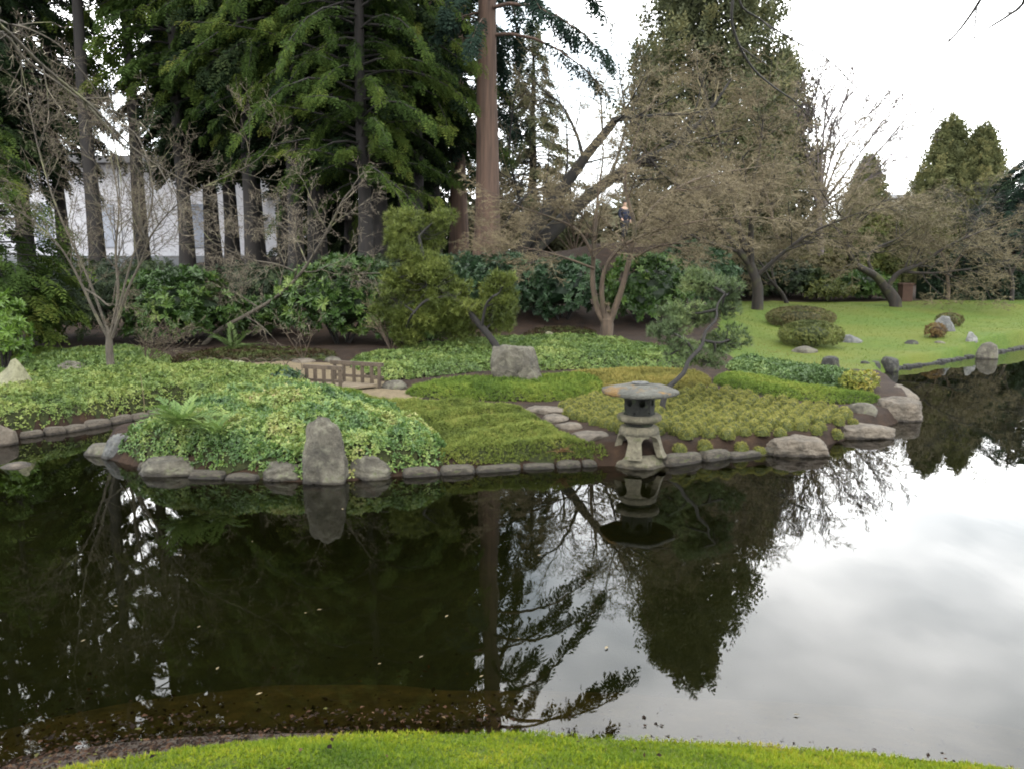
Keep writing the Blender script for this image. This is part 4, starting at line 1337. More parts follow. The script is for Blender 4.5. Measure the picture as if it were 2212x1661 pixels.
# fan-shaped tree against the sky
b = at(1775, 43)
prm = dict(depth=2, seg=.4, wander=.035, up=[.03, .02], kids=[6, 6], ang=(14, 36), ratio=.55, rmin=.016)
limbs = [([b - [0, 0, .3]] + DP([(1772, 520), (1768, 440)], 43), .22, .12, 0, .5)]
for (a, c) in [((1745, 340), (1690, 285)), ((1742, 320), (1725, 240)), ((1765, 300), (1752, 205)), ((1778, 300), (1790, 198)), ((1790, 300), (1832, 200)),
               ((1800, 330), (1850, 255)), ((1815, 340), (1885, 235)), ((1830, 370), (1915, 250)), ((1850, 380), (1950, 265)), ((1860, 400), (1985, 275)), ((1740, 380), (1700, 330))]:
    limbs.append((DP([(1770, 450), a, c], 43, random.uniform(-1.5, 1.5)), .075, .025, 11, 1.6))
bare_tree('bare_tree', 'fan shaped bare tree with slender upright mauve branches against the sky', 'tree', b, limbs, prm, 'twig_mauve', 'twig_mauve')
# tan thicket between the trunks
TH = 'tan bare thickets behind the red trunk'
for k, (u, Yd, lab) in enumerate([(1080, 36, 'tan bare thicket right behind the tall red trunk'), (1240, 37, 'tan bare thicket under the leaning trunks'),
                                  (1440, 36, 'tan bare thicket right of the person in blue'), (1180, 41, 'farther tan thicket behind the leaning trunks')]):
    b = at(u, Yd)
    prm = dict(depth=2, seg=.22, wander=.1, up=[.04, .02], kids=[6, 5], ang=(20, 55), ratio=.55, rmin=.009)
    limbs = [([b, b + [random.uniform(-1.8, 1.8), random.uniform(-.6, .6), random.uniform(1.6, 3.2)]], .035, .012, 7, 1.2) for _ in range(11)]
    bare_tree('bare_thicket', lab, 'shrub', b, limbs, prm, 'maplebark', 'twig_tan', TH)

# overhanging limbs from trees just outside the frame
def near_tree(label, base, limbs, twig='twig_grey', bark='greybark', rmin=.004):
    prm = dict(depth=2, seg=.16, wander=.07, up=[-.01, 0], kids=[3, 2], ang=(20, 50), ratio=.45, rmin=rmin)
    bare_tree('overhanging_tree', label, 'tree', base, limbs, prm, bark, twig)
b = np.array([-5.4, 1.7, tz(-5.4, 1.7)])
fork = b + [.1, .3, 3.4]
near_tree('near tree at upper left with long pale limbs drooping into view', b, [
    ([b - [0, 0, .2], b + [.05, .1, 1.7], fork], .13, .1, 0, .3),
    ([fork, D(-160, -40, 5.0)] + DP([(0, 55), (90, 140), (200, 232), (300, 330), (420, 405)], 6.2, 1.6), .02, .005, 8, .5),
    ([fork, D(-180, 20, 5.2)] + DP([(0, 70), (60, 132), (180, 222), (262, 312), (330, 420)], 6.6, 1.0), .018, .004, 7, .5),
    ([fork, D(-150, -40, 5.4)] + DP([(0, 45), (60, 62), (130, 100), (190, 170)], 6.8, .6), .014, .004, 4, .4)])
b = np.array([7.4, 1.3, tz(7.4, 1.3)])
fork = b + [-.2, .3, 3.6]
near_tree('near tree at upper right with thin dark twigs hanging into the sky', b, [
    ([b - [0, 0, .2], b + [-.05, .1, 1.8], fork], .13, .1, 0, .3),
    ([fork, D(2100, -520, 6.0), D(1620, -160, 6.8)] + DP([(1582, 10), (1588, 75), (1622, 142), (1666, 184), (1712, 215)], 7.0, .5), .018, .006, 2, .22),
    ([D(1620, -160, 6.8)] + DP([(1596, -5), (1642, 42), (1722, 92), (1790, 130), (1850, 190)], 7.0, .7), .01, .005, 1, .2),
    ([fork, D(2300, -150, 6.0)] + DP([(2215, 0), (2180, 32), (2140, 58)], 7.0, .2), .02, .008, 3, .25),
    ([fork, D(2260, -250, 6.0)] + DP([(2130, -20), (2080, 55), (2045, 95)], 7.2, .2), .02, .007, 3, .3)], 'twig_dark', 'twig_dark', .005)

# ------------------------------------------------------------------ pruned pines
def pine(name, label, base, trunk_limbs, pads, leaf, nl=.085, dens=1.0, back=.28):
    e = empty(name, base, label, 'tree', None)
    base = np.asarray(base, float)
    tg = Geo()
    tips = []
    for pts, r0, r1 in trunk_limbs:
        P = spline(pts, 22) - base
        limb(tg, P, r0, r1, 9, 0, .1)
        tips.append(P)
    allp = np.concatenate(tips)
    cg = Geo()
    for c, rad, k in pads:
        rad = np.asarray(rad, float)
        c = np.asarray(c, float)
        c = c * [(c[1] + back * .8) / c[1], (c[1] + back * .8) / c[1], 1] - base
        # twigs carrying the pad
        src = allp[np.argmin(np.linalg.norm(allp - c, axis=1))]
        P = spline([src, (src + c) / 2 + rng.normal(0, .04, 3), c], 6)
        limb(tg, P, .022, .008, 5)
        sg = []
        for _ in range(26):
            q = c + rand_dirs(1)[0] * rad * .8
            mdl = (c + q) / 2 - [0, 0, rad[2] * .2]
            sg += [(*c, *mdl, .008, .006), (*mdl, *q, .006, .003)]
        tubes(tg, sg, 4)
        npuff = 10
        pc = rand_dirs(npuff) * rad * rng.uniform(.45, .8, (npuff, 1))
        pi_ = rng.integers(0, npuff, int(k * dens * 560 * (rad[0] * rad[1] + rad[0] * rad[2] + rad[1] * rad[2]) / .45))
        n = len(pi_)
        d = rand_dirs(n)
        rr = rng.uniform(.25, 1, n) ** .45
        lump = 1 + .2 * wob(d[:, 0] * 2, d[:, 1] * 2, d[:, 2] * 2, 1.7, int(abs(c[0]) * 1000) % 97)
        O = c + pc[pi_] + d * (rad * .34 + .05) * (rr * lump)[:, None]
        zz = norm(norm(d / rad) * .7 + np.array([0, 0, .8]) + rng.normal(0, .25, (n, 3)))
        cl = .5 + .22 * wob(O[:, 0], O[:, 1], O[:, 2], 3.0, 4)
        scatter_any(cg, PINE, O, rand_dirs(n), zz, nl * rng.uniform(.75, 1.25, n), np.clip(cl + rng.normal(0, .12, n), 0, 1))
    tg.build('trunk', M['pinebark'], e, True)
    cg.build('needles', M[leaf], e)
    return e

b = on(1084, 775)
Yb = b[1]
def pd(u, v, wpx, hpx, dy, k=1.0, Y0=None):
    Y_ = (Y0 or Yb) + dy
    return (D(u, v, Y_), (wpx / 2 * Y_ / FPX, wpx / 2 * Y_ / FPX * .75, hpx / 2 * Y_ / FPX), k)
pine('pruned_pine', 'olive cloud pruned pine leaning left beside the trapezoid boulder', b,
     [([b - [0, 0, .1]] + DP([(1070, 745), (1035, 700), (1000, 660), (965, 635), (925, 600), (915, 560), (905, 510)], Yb, .2), .075, .03),
      (DP([(1040, 705), (1050, 660), (1065, 640)], Yb, -.3), .03, .02),
      (DP([(970, 640), (920, 650), (890, 680)], Yb, -.2), .03, .02)],
     [pd(905, 500, 165, 105, .35), pd(885, 555, 105, 55, 0), pd(935, 566, 80, 50, .1), pd(848, 606, 60, 44, 0), pd(955, 468, 60, 40, .2), pd(925, 612, 180, 95, -.1), pd(858, 652, 110, 95, -.1), pd(960, 665, 150, 90, .1), pd(1068, 655, 95, 130, -.1),
      pd(1075, 700, 80, 60, .1), pd(905, 690, 110, 70, 0), pd(975, 715, 120, 45, .2), pd(1090, 610, 60, 50, -.2), pd(880, 720, 80, 60, .1), pd(1000, 620, 60, 50, .1)], 'pine_olive', .11)
b = on(1432, 893)
Yb = b[1]
pine('pruned_pine', 'blue green pruned pine with a slanting dark trunk behind the stone lantern', b,
     [([b - [0, 0, .1]] + DP([(1432, 868), (1446, 835), (1476, 806), (1488, 778), (1516, 748), (1524, 716), (1547, 690), (1549, 660), (1566, 634)], Yb, .8), .042, .010),
      (DP([(1500, 760), (1480, 735), (1455, 720)], Yb + .5, 0), .02, .012),
      (DP([(1515, 735), (1550, 740), (1575, 735)], Yb + .6, .2), .02, .012)],
     [pd(1535, 612, 135, 58, .9), pd(1580, 625, 75, 45, .9), pd(1495, 605, 60, 40, .9), pd(1475, 668, 110, 50, .7), pd(1560, 670, 90, 40, .8), pd(1440, 715, 100, 55, .5), pd(1465, 760, 110, 55, .3),
      pd(1568, 735, 115, 70, .7), pd(1530, 780, 80, 45, .5), pd(1500, 690, 90, 50, .9)], 'pine_blue', .085)

# ------------------------------------------------------------------ beds of ground cover
def bed(label, px, h, leaf, Ts, ls, n, z=None, bump_s=.05, bump_f=2.0, edge=.12, flat=.8, poly=None, base_a=.1):
    if poly is None:
        poly = np.array([on(u, v)[:2] for u, v in px])
    poly = smooth_poly(poly, 2)
    lo, hi = poly.min(0), poly.max(0)
    def height(x, y):
        d = dist_poly(x, y, poly)
        return h * (1 - np.exp(-d / edge)) + bump_s * wob(x, y, 0, bump_f, len(label)) * np.minimum(1, d / edge)
    # the mound itself
    g = Geo()
    st = max(.05, min((hi - lo)) / 40)
    xs, ys = np.arange(lo[0], hi[0] + st, st), np.arange(lo[1], hi[1] + st, st)
    Xg, Yg = np.meshgrid(xs, ys)
    ins = inside(Xg, Yg, poly) & (shore_sd(Xg, Yg) > .02)
    Zg = terrain(Xg, Yg) + height(Xg, Yg) * .62 - .012
    q = np.arange(len(ys) - 1)[:, None] * len(xs) + np.arange(len(xs) - 1)[None]
    qs = np.stack([q, q + 1, q + 1 + len(xs), q + len(xs)], -1).reshape(-1, 4)
    okq = ins.ravel()[qs].sum(1) >= 3
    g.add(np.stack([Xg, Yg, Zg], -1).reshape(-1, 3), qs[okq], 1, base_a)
    pts = []
    got = 0
    while got < n:
        x, y = rng.uniform(lo[0], hi[0], n * 2), rng.uniform(lo[1], hi[1], n * 2)
        k = inside(x, y, poly)
        pts.append(np.stack([x[k], y[k]], 1))
        got += k.sum()
    p = np.concatenate(pts)[:n]
    p = p[shore_sd(p[:, 0], p[:, 1]) > .10]
    n = len(p)
    x, y = p[:, 0], p[:, 1]
    e_ = .03
    hh = height(x, y)
    zz = terrain(x, y) + hh * (1.03 - .5 * rng.uniform(0, 1, n) ** 1.6) + .012 * wob(x, y, 0, 16, 12)
    nx_ = -(height(x + e_, y) - hh) / e_
    ny_ = -(height(x, y + e_) - hh) / e_
    nr = norm(np.stack([nx_, ny_, np.full(n, flat)], 1) + rng.normal(0, .3, (n, 3)))
    cl = .48 + .22 * wob(x, y, 0, 3.0, len(label) + 3) + .12 * wob(x, y, 0, 14.0, 8)
    scatter_any(g, Ts, np.stack([x, y, zz], 1), rand_dirs(n), nr, ls * rng.uniform(.65, 1.25, n), np.clip(cl + rng.normal(0, .09, n), 0, 1))
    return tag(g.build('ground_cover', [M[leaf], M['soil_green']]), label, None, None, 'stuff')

bed('yellow green leafy ground cover on the left bed above the channel', [(-260, 930), (-120, 935), (0, 925), (120, 912), (250, 896), (390, 880), (470, 866), (600, 842), (655, 826), (640, 800), (520, 794), (400, 796), (250, 803), (90, 815), (-20, 812), (-260, 815)], .15, 'cover_left', SPRIG, .046, 17000, bump_s=.05, bump_f=3)
bed('dense mixed green and yellow leafy patch at the island front', [(250, 985), (300, 1010), (450, 1028), (560, 1032), (660, 1040), (760, 1036), (850, 1024), (940, 1010), (975, 975), (925, 925), (850, 892), (720, 862), (640, 850), (540, 858), (440, 885), (380, 910), (285, 942)], .3, 'cover_patch', SPRIG, .046, 17000, bump_s=.11, bump_f=3.2, edge=.2)
bed('mossy clipped mat spread over the island front between leafy patch and steps', [(930, 1020), (1100, 1012), (1230, 1004), (1300, 998), (1320, 968), (1255, 955), (1180, 918), (1128, 880), (1000, 871), (880, 869), (740, 860), (700, 865), (850, 895), (930, 925), (975, 962)], .07, 'mat_juniper', HEATH, .05, 17000, bump_s=.05, bump_f=6)
bed('clipped green mat in the middle of the island before the trapezoid boulder', [(865, 852), (905, 836), (1000, 822), (1100, 822), (1240, 815), (1300, 822), (1310, 850), (1240, 864), (1100, 868), (950, 862)], .13, 'mat_grass', HEATH, .055, 9000, bump_s=.02, bump_f=3)
bed('tan heather mat behind the stone lantern', [(1190, 818), (1300, 805), (1430, 800), (1530, 810), (1540, 835), (1450, 850), (1330, 852), (1300, 845), (1290, 822)], .12, 'mat_heath', HEATH, .055, 7000, bump_s=.02)
bed('leafy green ground cover sloping behind the boulder', [(790, 806), (740, 782), (830, 768), (950, 748), (1100, 734), (1300, 736), (1420, 750), (1500, 780), (1480, 800), (1380, 800), (1200, 800), (1060, 800), (1000, 806), (900, 818), (830, 824)], .15, 'cover_green', SPRIG, .052, 15000, bump_s=.06, bump_f=3)
bed('pale clipped strip running to the island tip', [(1530, 832), (1560, 806), (1660, 824), (1800, 846), (1905, 856), (1900, 872), (1790, 872), (1640, 856)], .12, 'mat_grass', HEATH, .05, 6000, bump_s=.015)
bed('dark leafy strip of plants between clipped strip and lawn', [(1560, 796), (1590, 778), (1680, 792), (1790, 806), (1850, 822), (1880, 845), (1840, 848), (1740, 832), (1640, 816)], .2, 'strip_dark', SPRIG, .07, 5000, bump_s=.06, bump_f=4)
bed('low green plants at the foot of the left shrubs', [(40, 812), (60, 780), (160, 762), (260, 765), (340, 764), (380, 780), (350, 800), (200, 800), (100, 806)], .14, 'cover_green', SPRIG, .07, 4000, bump_s=.05)
bed('small green mound at the near end of the footbridge', [(640, 852), (690, 842), (760, 850), (820, 868), (740, 880), (680, 872)], .12, 'mat_grass', HEATH, .05, 2500)
bed('mossy green slope under the left shrubs', [(-200, 800), (-160, 770), (0, 760), (120, 755), (250, 752), (250, 775), (100, 782), (20, 800)], .05, 'mat_grass', HEATH, .06, 5000)
bed('sparse dark low plants and moss on the shaded slope behind the footbridge', [(350, 792), (380, 765), (520, 750), (700, 752), (745, 780), (640, 778), (520, 782)], .05, 'yew_low', SPRIG, .06, 1500, bump_s=.02, base_a=0.0)
bed('dark low plants in the shade at the foot of the forked maple', [(1120, 732), (1140, 712), (1230, 706), (1290, 712), (1290, 730)], .05, 'yew_low', SPRIG, .06, 700, bump_s=.02, base_a=0.0)
shrub_px('yellow_shrub', 'low yellow green shrub at the tip of the dark strip by the water', 'shrub', 1855, 800, 850, 80, on(1855, 850)[1] + .2, 'yellow_leaf', ls=.05, Ts=SPRIG, seed=41, zfoot=0)
shrub_px('leafy_shrub', 'small dark leafy plant beside the near railing of the footbridge', 'shrub', 625, 800, 848, 80, on(640, 848)[1] + .1, 'rhodo_blue', ls=.07, Ts=SPRIG, seed=42, zfoot=0)

# heather tufts in rows
tufts = []
for s in range(3):
    g = Geo()
    n = 230
    d, nn = lump_shell(n, (.5, .5, .75), s, .06, -.05)
    scatter_any(g, [T_tuft(5, 1, .2, 30, 88, s)], d * .86, rand_dirs(n), nn + [0, 0, .3], .17 * rng.uniform(.7, 1.2, n), np.clip(.42 + .5 * d[:, 2] + rng.normal(0, .12, n), 0, 1))  # lit tops put into the colour: blades run lighter upwards
    v, f = ico(2)
    v = v * [.44, .44, .64]
    v[:, 2] = np.maximum(v[:, 2], -.02)
    g.add(v, f, 0, .08)
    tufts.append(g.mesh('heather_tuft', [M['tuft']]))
tpoly = np.array([on(u, v)[:2] for u, v in [(1205, 880), (1260, 860), (1350, 856), (1480, 850), (1560, 838), (1640, 862), (1780, 880), (1850, 900), (1840, 930), (1778, 956), (1700, 975), (1565, 988), (1460, 998), (1330, 1000), (1320, 960), (1345, 935), (1270, 915), (1225, 895)]])
lo, hi = tpoly.min(0), tpoly.max(0)
lant = G(1388, 1008, 0)
lant_c = np.array([lant[0], lant[1] + .22])
sp = .2
row = 0
y = lo[1]
k = 0
while y < hi[1]:
    x = lo[0] + (sp / 2 if row % 2 else 0)
    while x < hi[0]:
        px_, py_ = x + random.uniform(-.03, .03), y + random.uniform(-.03, .03)
        if inside(np.array([px_]), np.array([py_]), tpoly)[0] and math.hypot(px_ - lant_c[0], py_ - lant_c[1]) > .42 and k < 298:
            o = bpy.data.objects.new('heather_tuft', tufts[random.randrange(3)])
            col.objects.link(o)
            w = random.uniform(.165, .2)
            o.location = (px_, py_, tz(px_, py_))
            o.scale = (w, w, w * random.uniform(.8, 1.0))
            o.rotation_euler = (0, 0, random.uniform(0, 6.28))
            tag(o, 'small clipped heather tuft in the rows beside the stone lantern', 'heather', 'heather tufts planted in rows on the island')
            k += 1
        x += sp
    y += sp * .9
    row += 1
NT = k

# ferns
def fern(label, pos, L, leaf, n=16, lo=15, hi=65, a0=0, a1=6.28):
    g = Geo()
    T = T_frond(13, .19, .05, .5, 3)
    X_ = []
    for k in range(n):
        a = a0 + (a1 - a0) * (k + random.random()) / n
        el = R(random.uniform(lo, hi))
        X_.append((math.cos(a) * math.cos(el), math.sin(a) * math.cos(el), math.sin(el)))
    X_ = np.array(X_)
    zz = np.array([0, 0, 1.]) - X_ * .5
    scatter(g, T, np.tile(np.array([[0, 0, .02]]), (n, 1)), X_, zz, L * rng.uniform(.75, 1.15, n), rng.uniform(.2, .9, n))
    return tag(g.build('fern', M[leaf], loc=pos), label, 'fern')
p = on(395, 975); fern('bright arching fern on the left corner of the leafy patch', p + [0, 0, .27], .42, 'fern', 34)
p = on(470, 985); fern('smaller bright fern just right of the arching corner fern', p + [0, 0, .25], .36, 'fern', 14)
p = on(1215, 985); fern('small reddish brown fern by the water left of the lantern', p + [0, 0, .03], .17, 'fern_dead', 16)
p = on(505, 758); fern('dark fern with long stiff fronds under the slanting branch', p, .62, 'fern_dark', 12, 25, 75)

# lone golden grass stalk
p = on(312, 905)
g = Geo()
limb(g, spline([p * 0, np.array([.01, 0, .35]), np.array([-.015, 0, .72])], 8), .007, .003, 5)
tag(g.build('dry_stalk', M['twig_tan'], loc=p), 'single dry golden stalk standing by the channel', 'stalk')

# ------------------------------------------------------------------ rocks
def rock(label, u, vb, wpx, hpx, mat='rock', seed=0, dp=.8, sink=.12, cuts=9, z=None, name='boulder', point=0, rz=None, lump=.1, block=None):
    p = on(u, vb) if z is None else G(u, vb, z)
    sc = (p[1] * CP + (CAM_H - p[2]) * SP) / FPX
    w, h = wpx * sc, hpx * sc
    d = w * dp
    v, f = rock_geo(w, d, h * (1 + sink) * .95, seed, cuts, 4 if wpx > 80 else 3, lump, point)
    if block:
        v, f = block_geo(w, d, h * (1 + sink), *block, seed=seed)
    c = p * [(p[1] + d * .42) / p[1], (p[1] + d * .42) / p[1], 1]
    g = Geo()
    v[:, 2] -= h * sink + .04
    v[:, 2] -= 0
    g.add(v, f)
    o = g.build(name, M[mat], None, True, (c[0], c[1], max(0 if z == 0 else -9, p[2])))
    return tag(o, label, 'rock')

rock('tall upright grey rock standing at the water edge of the island', 703, 1045, 106, 150, 'rock', 8, .62, .1, 5, 0, block=(.62, -.03, .45))
rock('low slab rock right of the tall upright rock', 805, 1035, 112, 56, 'rock', 4, .7, .1, 9, 0, block=(.55, -.1, .5))
rock('flat rock just left of the tall upright rock', 606, 1038, 104, 46, 'rock', 5, .7, .1, 9, 0, block=(.6, .1, .55))
rock('long low rock at the island front under the bright ferns', 368, 1028, 130, 44, 'rock', 6, .6, .1, 9, 0, block=(.7, -.05, .5))
rock('pale grey rock at the left tip of the island', 268, 990, 100, 60, 'rock_blue', 7, .9, .1, 8, 0)
rock('flat pale rock lying lowest at the left tip of the island', 218, 985, 70, 34, 'rock', 27, .9, .1, 8, 0)
rock('pinkish rock on the far channel bank at the left edge', 8, 962, 66, 56, 'flag', 8, .8, .1, 8, 0)
rock('pale pointed boulder half buried in the left ground cover', 28, 858, 100, 92, 'rock_pale', 9, .7, .1, 6, point=.55)
rock('grey trapezoid boulder with a flat top in the middle of the island', 1124, 834, 128, 92, 'rock', 10, .6, .1, 5, block=(.72, -.14, .14))
rock('broad flat rock jutting into the water right of the heather', 1728, 986, 140, 46, 'flag', 11, .7, .15, 9, 0, block=(.75, -.1, .5))
rock('long low slab between broad flat rock and island tip', 1850, 948, 150, 34, 'flag', 12, .6, .15, 9, 0, block=(.7, .1, .5))
rock('large pale slab forming the island tip', 1938, 910, 112, 54, 'flag', 13, .8, .15, 9, 0, block=(.7, .1, .5))
rock('speckled pale rock behind the slab of the island tip', 1938, 868, 80, 40, 'flag', 14, .8, .15, 9, 0)
rock('squarish stone lying between heather and island tip', 1858, 893, 70, 30, 'rock', 15, .6, .1, 10)
rock('black wet rock in the corner where lawn meets water', 1922, 803, 44, 38, 'rock_dark', 16, .8, .15, 8, 0)
rock('small dark rock on the lawn edge left of the black one', 1792, 795, 44, 30, 'rock_dark', 17, .8, .1, 8)
rock('smooth light grey rock right of the olive clipped dome', 1838, 741, 52, 22, 'rock_blue', 18, .6, .1, 5)
rock('brown grey rock at the foot of the olive clipped dome', 1738, 763, 58, 19, 'rock', 19, .6, .1, 5)
rock('bluish boulder between the two small clipped domes', 2036, 716, 52, 38, 'rock_blue', 20, .8, .1, 8)
rock('small whitish rock on the lawn near the water', 2097, 738, 26, 26, 'rock_white', 21, .8, .1, 8)
rock('mottled rock at the water edge mirrored in the pond', 2130, 776, 46, 42, 'rock', 22, .8, .15, 8, 0)
rock('tiny dark stone alone on the lawn', 1968, 744, 28, 13, 'rock_dark', 23, .8, .1, 6)
rock('low weathered rock left of the lichened tree foot', 155, 803, 84, 28, 'rock', 24, .6, .1, 9)
rock('flat pale rock behind the left ground cover by the hoops', 490, 793, 90, 18, 'rock_pale', 25, .5, .1, 8)
rock('greenish rounded stone at the right end of the footbridge', 852, 840, 60, 24, 'rock', 26, .7, .1, 6)
rock('pale block at the inner end of the channel', 362, 896, 54, 24, 'rock', 28, .6, .1, 9, 0)
rock('yellowish round stone under the dark rhododendron', 1188, 727, 22, 15, 'rock_pale', 29, .8, .1, 4)
rock('half sunken pale rock in the channel mouth at the left edge', 38, 1012, 80, 16, 'flag', 30, .8, .4, 7, 0)
rock('small rock beside the path behind the footbridge', 722, 782, 42, 17, 'rock', 33, .7, .1, 7)
rock('small brown rock left of the path behind the footbridge', 655, 784, 60, 14, 'flag', 34, .7, .1, 7)
rock('low stone right of the small whitish lawn rock', 2028, 742, 30, 9, 'rock', 35, .7, .1, 7)

# kerb stones along the water
ORD = ['first', 'second', 'third', 'fourth', 'fifth', 'sixth', 'seventh', 'eighth', 'ninth', 'tenth', 'eleventh', 'twelfth', 'thirteenth', 'fourteenth', 'fifteenth', 'sixteenth',
       'seventeenth', 'eighteenth', 'nineteenth', 'twentieth', 'twenty first', 'twenty second', 'twenty third', 'twenty fourth', 'twenty fifth']
def kerbs(pts, wmin, wmax, hgt, mat, label, group, skip=(), dpt=.16, seed=50):
    P = np.array([p[:2] for p in pts])
    sl = np.linalg.norm(np.diff(P, axis=0), axis=1)
    cum = np.concatenate([[0], np.cumsum(sl)])
    s = 0.0
    k = 0
    meshes = []
    for j in range(5):
        v, f = ico(3)
        cube = v / np.abs(v).max(1, keepdims=True)
        v2 = (.66 * cube + .34 * v) * .5
        v2 = v2 * (1 + .12 * wob(v[:, 0], v[:, 1], v[:, 2], 1.5, seed + j, 4))[:, None] + .006 * rng.normal(size=v.shape)
        v2[:, 2] += .5
        meshes.append(Geo().add(v2, f).mesh('edging_stone', [M[mat]], True))
    while s < cum[-1] - wmin * .5:
        w = random.uniform(wmin, wmax)
        m = s + w / 2
        i_ = min(max(int(np.searchsorted(cum, m) - 1), 0), len(P) - 2)
        t = (m - cum[i_]) / sl[i_]
        q = P[i_] * (1 - t) + P[i_ + 1] * t
        d = P[i_ + 1] - P[i_]
        s += w + .006
        if any(abs(q[0] - a) < r and abs(q[1] - b) < r for a, b, r in skip):
            continue
        nrm_ = np.array([-d[1], d[0]]) / np.linalg.norm(d)
        if shore_sd(np.array([q[0] + nrm_[0] * .1]), np.array([q[1] + nrm_[1] * .1]))[0] < 0:
            nrm_ = -nrm_
        q = q + nrm_ * dpt * .3
        o = bpy.data.objects.new('edging_stone', meshes[k % 5])
        col.objects.link(o)
        hh = hgt * random.uniform(.6, 1.45)
        o.scale = (w, dpt * random.uniform(.85, 1.2), hh + .12)
        o.location = (q[0], q[1], -.12 + random.uniform(-.01, .01))
        o.rotation_euler = (0, 0, math.atan2(d[1], d[0]) + random.uniform(-.06, .06))
        tag(o, ORD[min(k, 24)] + ' ' + label, 'stone', group)
        k += 1
    return k

S0 = [(G(u, v, 0)[0], G(u, v, 0)[1] + .1, .3) for u, v in [(703, 1040), (1388, 1010), (606, 1036), (805, 1033), (368, 1026)]]
kerbs([G(u, v) for u, v in [(300, 1012), (430, 1032), (560, 1036), (660, 1046), (750, 1042), (850, 1031), (1000, 1022), (1150, 1012), (1290, 1006)]], .15, .5, .07, 'kerb', 'grey kerb stone from the left in the island front row before the lantern', 'kerb stones left of the lantern', S0)
kerbs([G(u, v) for u, v in [(1440, 1006), (1560, 990), (1680, 979)]], .3, .6, .075, 'kerb', 'long kerb stone from the lantern towards the broad flat rock', 'kerb stones right of the lantern', S0, .18, 60)
kerbs([G(u, v) for u, v in [(45, 946), (150, 932), (240, 916), (320, 902), (378, 892)]], .18, .36, .09, 'flag', 'pinkish kerb stone from the left on the far channel bank', 'kerb stones along the channel', (), .16, 70)
kerbs([G(u, v) for u, v in [(1935, 797), (2010, 787), (2100, 771)]], .12, .3, .045, 'rock_dark', 'small dark kerb stone from the black rock along the lawn edge', 'dark kerb stones along the lawn', (), .16, 80)
kerbs([G(u, v) for u, v in [(2150, 763), (2250, 744), (2290, 738)]], .25, .45, .045, 'rock_dark', 'dark kerb stone right of the mottled rock along the lawn', 'dark kerb stones right of the mottled rock', (), .16, 90)
kerbs([on(u, v) for u, v in [(1800, 797), (1900, 792)]], .16, .3, .22, 'rock_dark', 'dark kerb stone from the small dark rock towards the black rock', 'kerb stones left of the black rock', (), .16, 95)

# stepping stones
for k, (u, v, wpx, dpx, lab) in enumerate([(1172, 886, 105, 20, 'largest pinkish stepping stone at the top of the island steps'), (1200, 905, 62, 18, 'second stepping stone below the largest one'),
                                           (1228, 921, 60, 14, 'third stepping stone half hidden in the mat'), (1275, 943, 92, 24, 'lowest pinkish stepping stone beside the heather tufts')]):
    p = on(u, v)
    sc = p[1] / FPX
    w, d = wpx * sc, dpx * sc / .22
    vv, ff = rock_geo(w, d, .09, 100 + k, 12, 3, .03)
    vv[:, 2] = np.clip(vv[:, 2], 0, .075)
    o = Geo().add(vv, ff).build('stepping_stone', M['flag'], None, True, (p[0], p[1], p[2] - .02))
    tag(o, lab, 'stone', 'stepping stones on the island')

# ------------------------------------------------------------------ stone lantern
base = G(1388, 1014, 0)
lx, ly = base[0], base[1] + .30
e = empty('stone_lantern', (lx, ly, 0), 'low stone lantern on four legs with a wide thin roof at the water edge', 'lantern')
v, f = rock_geo(.74, .62, .22, 201, 8, 4, .05)
v[:, 2] = np.minimum(v[:, 2], .19)
v[:, 2] -= .08
Geo().add(v, f).build('base_stone', M['lantern'], e, True)
zb = .105
LH, R0, R1, TH_ = .335, .305, .205, .075
def leg_geo(a0):
    g = Geo()
    rows, cols = 13, 7
    V, F = [], []
    for jn, inn in enumerate((0, TH_)):
        for i_ in range(rows):
            t = i_ / (rows - 1) * .74
            r = R0 + (R1 - R0) * t ** .8 + .01 * math.exp(-t * 9) - inn
            tt = t / .74
            w = R(17) + R(5) * (1 - tt) * .4 if tt < .62 else R(17) + (R(45) - R(17)) * (1 - math.sqrt(max(0, 1 - ((tt - .62) / .38) ** 2)))
            for c in range(cols):
                a = a0 + w * (2 * c / (cols - 1) - 1)
                V.append((r * math.cos(a), r * math.sin(a), zb + LH * t))
    n_ = rows * cols
    for i_ in range(rows - 1):
        for c in range(cols - 1):
            q = i_ * cols + c
            F.append((q, q + 1, q + 1 + cols, q + cols))
            F.append((n_ + q + cols, n_ + q + 1 + cols, n_ + q + 1, n_ + q))
        q = i_ * cols
        F.append((q, q + cols, n_ + q + cols, n_ + q))
        q += cols - 1
        F.append((q + cols, q, n_ + q, n_ + q + cols))
    g.add(V, F)
    return g
for k in range(4):
    leg_geo(R(-90 - 20) + k * math.pi / 2).build('leg', M['lantern'], e, False)
g = Geo()
rt = lambda t: R0 + (R1 - R0) * t ** .8
lathe(g, [(rt(.74) - TH_, zb + LH * .74), (rt(.74) + .002, zb + LH * .74), (rt(.87) + .002, zb + LH * .87), (rt(1) + .004, zb + LH * .96), (rt(1) - .02, zb + LH), (.02, zb + LH)], 40, 0, .006, 2)
g.build('leg_ring', M['lantern'], e, True)
z1 = zb + LH
g = Geo()
lathe(g, [(.14, z1 - .01), (.155, z1 + .02), (.17, z1 + .05)], 24)
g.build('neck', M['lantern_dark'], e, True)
z2 = z1 + .045
g = Geo()
lathe(g, [(.05, z2), (.20, z2), (.245, z2 + .025), (.25, z2 + .06), (.235, z2 + .078), (.05, z2 + .08)], 30, 0, .01, 3)
g.build('platform', M['lantern'], e, True)
z3 = z2 + .08
FH, FR = .235, .172
fb = Geo()
